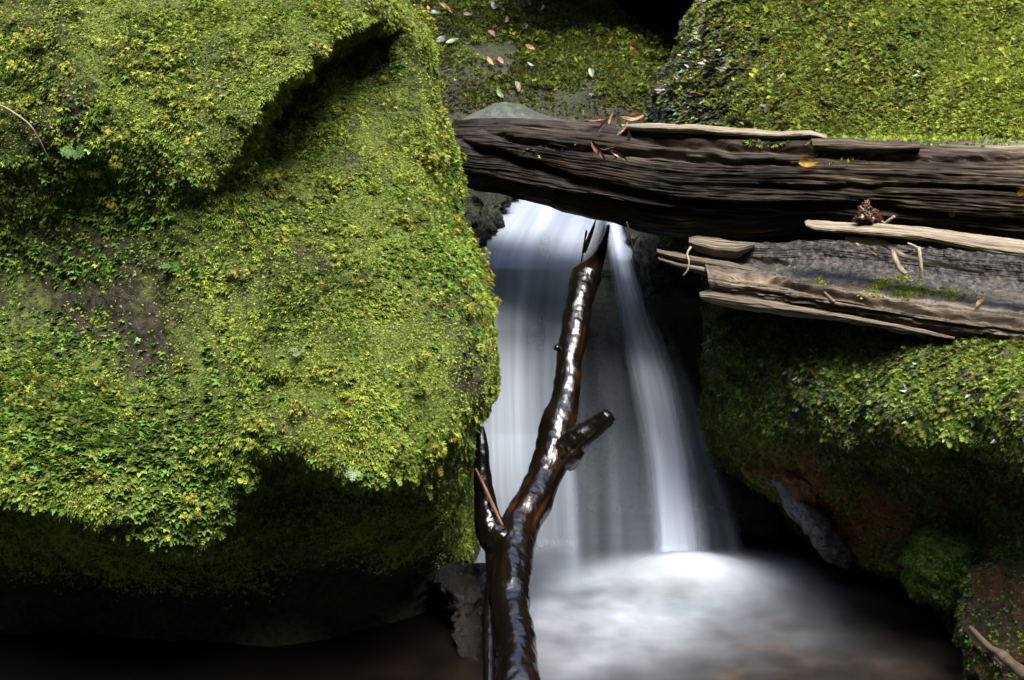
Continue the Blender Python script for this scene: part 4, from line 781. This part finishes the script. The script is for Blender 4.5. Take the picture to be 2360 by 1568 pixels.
# ================================================================== LEAVES
def leaf_mesh(L, W, curl, fold, seed):
    nu, nv = 13, 7; u = np.linspace(0, 1, nu); v = np.linspace(-1, 1, nv); U, Vv = np.meshgrid(u, v, indexing='ij')
    w_ = W * .5 * np.sin(np.pi * np.clip(U, .015, .985) ** .85) ** .9
    x = Vv * w_; y = (U - .5) * L; z = np.abs(Vv) * w_ * fold + curl * L * (U - .5) ** 2 + .05 * L * pn(np.stack([U * 3, Vv * 2, 0 * U + seed], -1))
    x = x + .10 * L * np.sin(U * 3 + seed) 
    Vt = np.stack([x, y, z], -1).reshape(-1, 3); Fq = gridF(nu, nv)
    th = .0008; Vb = Vt - [0, 0, th]; F2 = Fq[:, ::-1] + len(Vt)
    return np.concatenate([Vt, Vb]), np.concatenate([Fq, F2])
def leaf(px, py, on, ang, Lpx, Wpx, mat, label, curl=.3, fold=.35, group=None, lift=.012, tilt=.0, cat="leaf", name="fallen_leaf"):
    """ang: the picture angle of the leaf's long axis in degrees, 0 = pointing right, 90 = pointing up"""
    h = hit(px, py, *on)
    if h is None: return
    P0, n0, dist = h; d = proj(P0)[2]; sc_ = TANH * d / HX
    a = rad(ang); ax = np.array([math.cos(a), math.sin(a) * SP_, math.sin(a) * CP])
    nn = n0 * (1 - tilt) + tilt * (EYE - P0) / np.linalg.norm(EYE - P0); nn = nn + .6 * (EYE - P0) / np.linalg.norm(EYE - P0); nn /= np.linalg.norm(nn)
    y = ax - nn * (ax @ nn); y /= np.linalg.norm(y); x = np.cross(y, nn)
    V, F = leaf_mesh(Lpx * sc_, Wpx * sc_, curl, fold, px * .37 + py)
    Wd = V[:, :1] * x + V[:, 1:2] * y + V[:, 2:] * nn + nn * lift
    o = mesh(name, Wd, F, mat); o.location = P0.tolist()
    return tag(o, label, cat, group)
BK = ("boulder|back",); G1 = "leaves fallen on the back boulder"
for a in [(1027, 26, -32, 46, 9, 'tan', "straight tan strip of leaf near the big boulder's top, above the others"), (1004, 41, 20, 26, 17, 'grey', "small grey leaf beside the straight tan strip"),
          (1148, 17, 60, 32, 26, 'pink', "broad pinkish leaf highest on the back boulder, above the orange curl"), (1080, 42, -30, 24, 10, 'pink', "little pinkish leaf between the grey leaf and the broad pink one"),
          (1135, 86, -48, 28, 12, 'tan', "bright tan curled leaf alone on green moss"), (1168, 52, 80, 20, 10, 'tan', "pale upright leaf just under the broad pink leaf"),
          (1022, 102, 8, 34, 20, 'grey', "grey-brown curled leaf touching a green leaf"), (1045, 105, 6, 34, 16, 'green', "green leaf lying against the grey-brown leaf"),
          (1129, 148, -60, 28, 11, 'orange', "thin orange leaf, lower of the orange pair"), (1153, 146, -70, 22, 12, 'tan', "tan leaf close beside the thin orange leaf"),
          (1220, 116, -42, 26, 12, 'tan', "tan leaf in the middle of the back boulder, above the silvery sliver"), (1222, 157, -28, 22, 7, 'silver', "silvery curved sliver below the middle tan leaf"),
          (1365, 177, -68, 30, 14, 'silver', "pale green oval leaf lying alone over the bright plants"), (1459, 132, -75, 42, 13, 'orange', "long orange leaf on the green edge by the wet leaves"),
          (1191, 210, -78, 36, 13, 'pink', "pink crescent leaf above the smooth grey stone"), (1154, 220, -58, 32, 13, 'green', "yellow-green leaf next to the pink crescent"),
          (1214, 8, -55, 28, 10, 'pink', "brownish leaf at the picture's top edge on the back boulder"), (1247, 22, 70, 22, 9, 'tan', "upright tan leaf on the brightest moss of the back boulder"),
          (1211, 70, 50, 22, 14, 'pink', "dull pink leaf half sunk in dark moss"), (985, 26, 80, 14, 8, 'orange', "tiny orange leaf by the big boulder's edge")]:
    leaf(a[0], a[1], BK, a[2], a[3] * .92, a[4] * .92, LM[a[5]], a[6], group=G1, lift=.03)
leaf(1868, 368, ("log",), 8, 44, 26, LM['yellow'], "golden leaf stuck flat to the side of the thick log", curl=.1, lift=.055, group="leaves on the logs")
leaf(1063, 411, ("log",), -8, 34, 28, LM['orange'], "rounded orange leaf between boulder and the log's dark end", curl=.25, lift=.03, group="leaves on the logs")
leaf(1455, 272, ("boulder|back", "boulder|upper"), 14, 70, 16, LM['tan'], "long tan leaf lying behind the log's pale top splinter", curl=.05, lift=.05, group="leaves on the logs")
leaf(2262, 707, ("split_log",), 78, 32, 11, LM['yellow'], "cream fern tip on the pale flat of the split log", curl=.1, lift=.02, group="leaves on the logs")
leaf(2197, 484, ("log",), 85, 20, 13, LM['brown'], "small rusty leaf on the log's face above the splinter", curl=.2, lift=.02, group="leaves on the logs")
leaf(2265, 503, ("log",), -70, 18, 6, LM['yellow'], "tiny yellow needle on the log near the rusty leaf", curl=.1, lift=.02, group="leaves on the logs")
leaf(2354, 436, ("log",), 60, 26, 14, LM['yellow'], "pale fern tip on the log's face at the picture's edge", curl=.2, lift=.02, group="leaves on the logs")
leaf(1997, 574, ("split_log",), -60, 22, 10, LM['tan'], "curled pale leaf hanging below the splinter, nearer the forked stick's thick end", curl=.4, lift=.10, group="leaves on the logs")
leaf(2013, 570, ("split_log",), -62, 26, 9, LM['tan'], "narrow curled leaf beside the hanging pale leaf, closer to the fork", curl=.4, lift=.10, group="leaves on the logs")

V, F = leaf_mesh(.15, .07, .5, .5, 3.3); q = np.array([[.55, 0, .83], [-.83, 0, .55], [0, -1, 0]]); P0 = pt(1362, 540, 5.72)
lf = mesh("fallen_leaf", V[:, :1] * q[0] + V[:, 1:2] * np.array([.25, -.2, .95]) + V[:, 2:] * q[2], F, LM['brown']); lf.location = P0.tolist(); tag(lf, "dark drowned leaf caught above the tip of the wet branch", "leaf")
# bark strips snagged on the log, red-brown
def bark(px, py, ang, Lpx, Wpx, label, lift, curl=.2, fold=.9, mat='brown', group="bark strips snagged on the log", on=("log", "splinter|top")):
    return leaf(px, py, on, ang, Lpx, Wpx, M_BK[mat], label, curl=curl, fold=fold, lift=lift, group=group, cat="bark strip", name="bark_strip")
M_BK = dict(brown=m_leaf("redbrown_bark", (.09, .035, .016), (.24, .10, .05), .4), light=m_leaf("pale_bark", (.25, .14, .09), (.42, .27, .19), .35), dark=m_leaf("dark_bark", (.02, .01, .006), (.06, .03, .018), .4))
bark(1386, 338, -70, 46, 17, "broad red-brown bark piece hanging lowest in the snagged clump", .05)
bark(1400, 344, -82, 30, 9, "pale orange-edged bark sliver beside the broad hanging piece", .06, mat='light')
bark(1432, 346, -44, 46, 11, "straight pinkish bark roll with a dark broken tip", .06, mat='light', fold=1.2)
bark(1424, 352, -65, 26, 6, "thin reddish bark strip under the pinkish roll", .04)
bark(1441, 308, 62, 40, 9, "silvery-pink bark strip leaning up out of the clump", .07, mat='light', fold=1.0)
bark(1395, 302, 40, 44, 12, "dark bark strip bridging the clump's middle", .05, mat='dark')
bark(1412, 327, 5, 40, 7, "thin arched bark strip across the clump", .06)
bark(1378, 290, -14, 36, 12, "bark curl lying on the log's top edge at the clump's wet side", .03)
bark(1407, 280, 62, 34, 6, "thin tawny splinter standing upright above the clump", .06, mat='light', on=("log", "boulder|back"))
bark(1428, 285, 40, 40, 8, "dark strip rising towards the long tan leaf", .06, mat='dark', on=("log", "boulder|back"))
bark(1450, 318, 85, 32, 8, "dark upright bark flap behind the silvery-pink strip", .03, mat='dark')
# bark chunk on the plank
h = hit(2002, 520, "plank"); c0 = h[0] + np.array([-.0, .02, .035]); u_ = np.linspace(0, np.pi, 60); a_ = np.linspace(0, 2 * np.pi, 90, endpoint=False)
U, A = np.meshgrid(u_, a_, indexing='ij'); q = np.stack([np.sin(U) * np.cos(A) * .042, np.sin(U) * np.sin(A) * .03, np.cos(U) * .042], -1); q[..., 0] *= 1 - .55 * ss(-.01, .045, q[..., 2]); q = q * (.82 + .5 * fbm(q, 38, 4)[..., None] + .10 * fbm(q, 120, 3)[..., None])
V = q.reshape(-1, 3); ck = mesh("bark_chunk", V, gridF(60, 90, True), M_BROWN, uv=np.stack([V[:, 0], V[:, 2]], -1), attrs=dict(wet=np.full(len(V), .8), pale=np.zeros(len(V)), blue=np.zeros(len(V)))); ck.location = c0.tolist()
tag(ck, "crumpled brown bark chunk resting on the weathered splinter", "bark chunk")
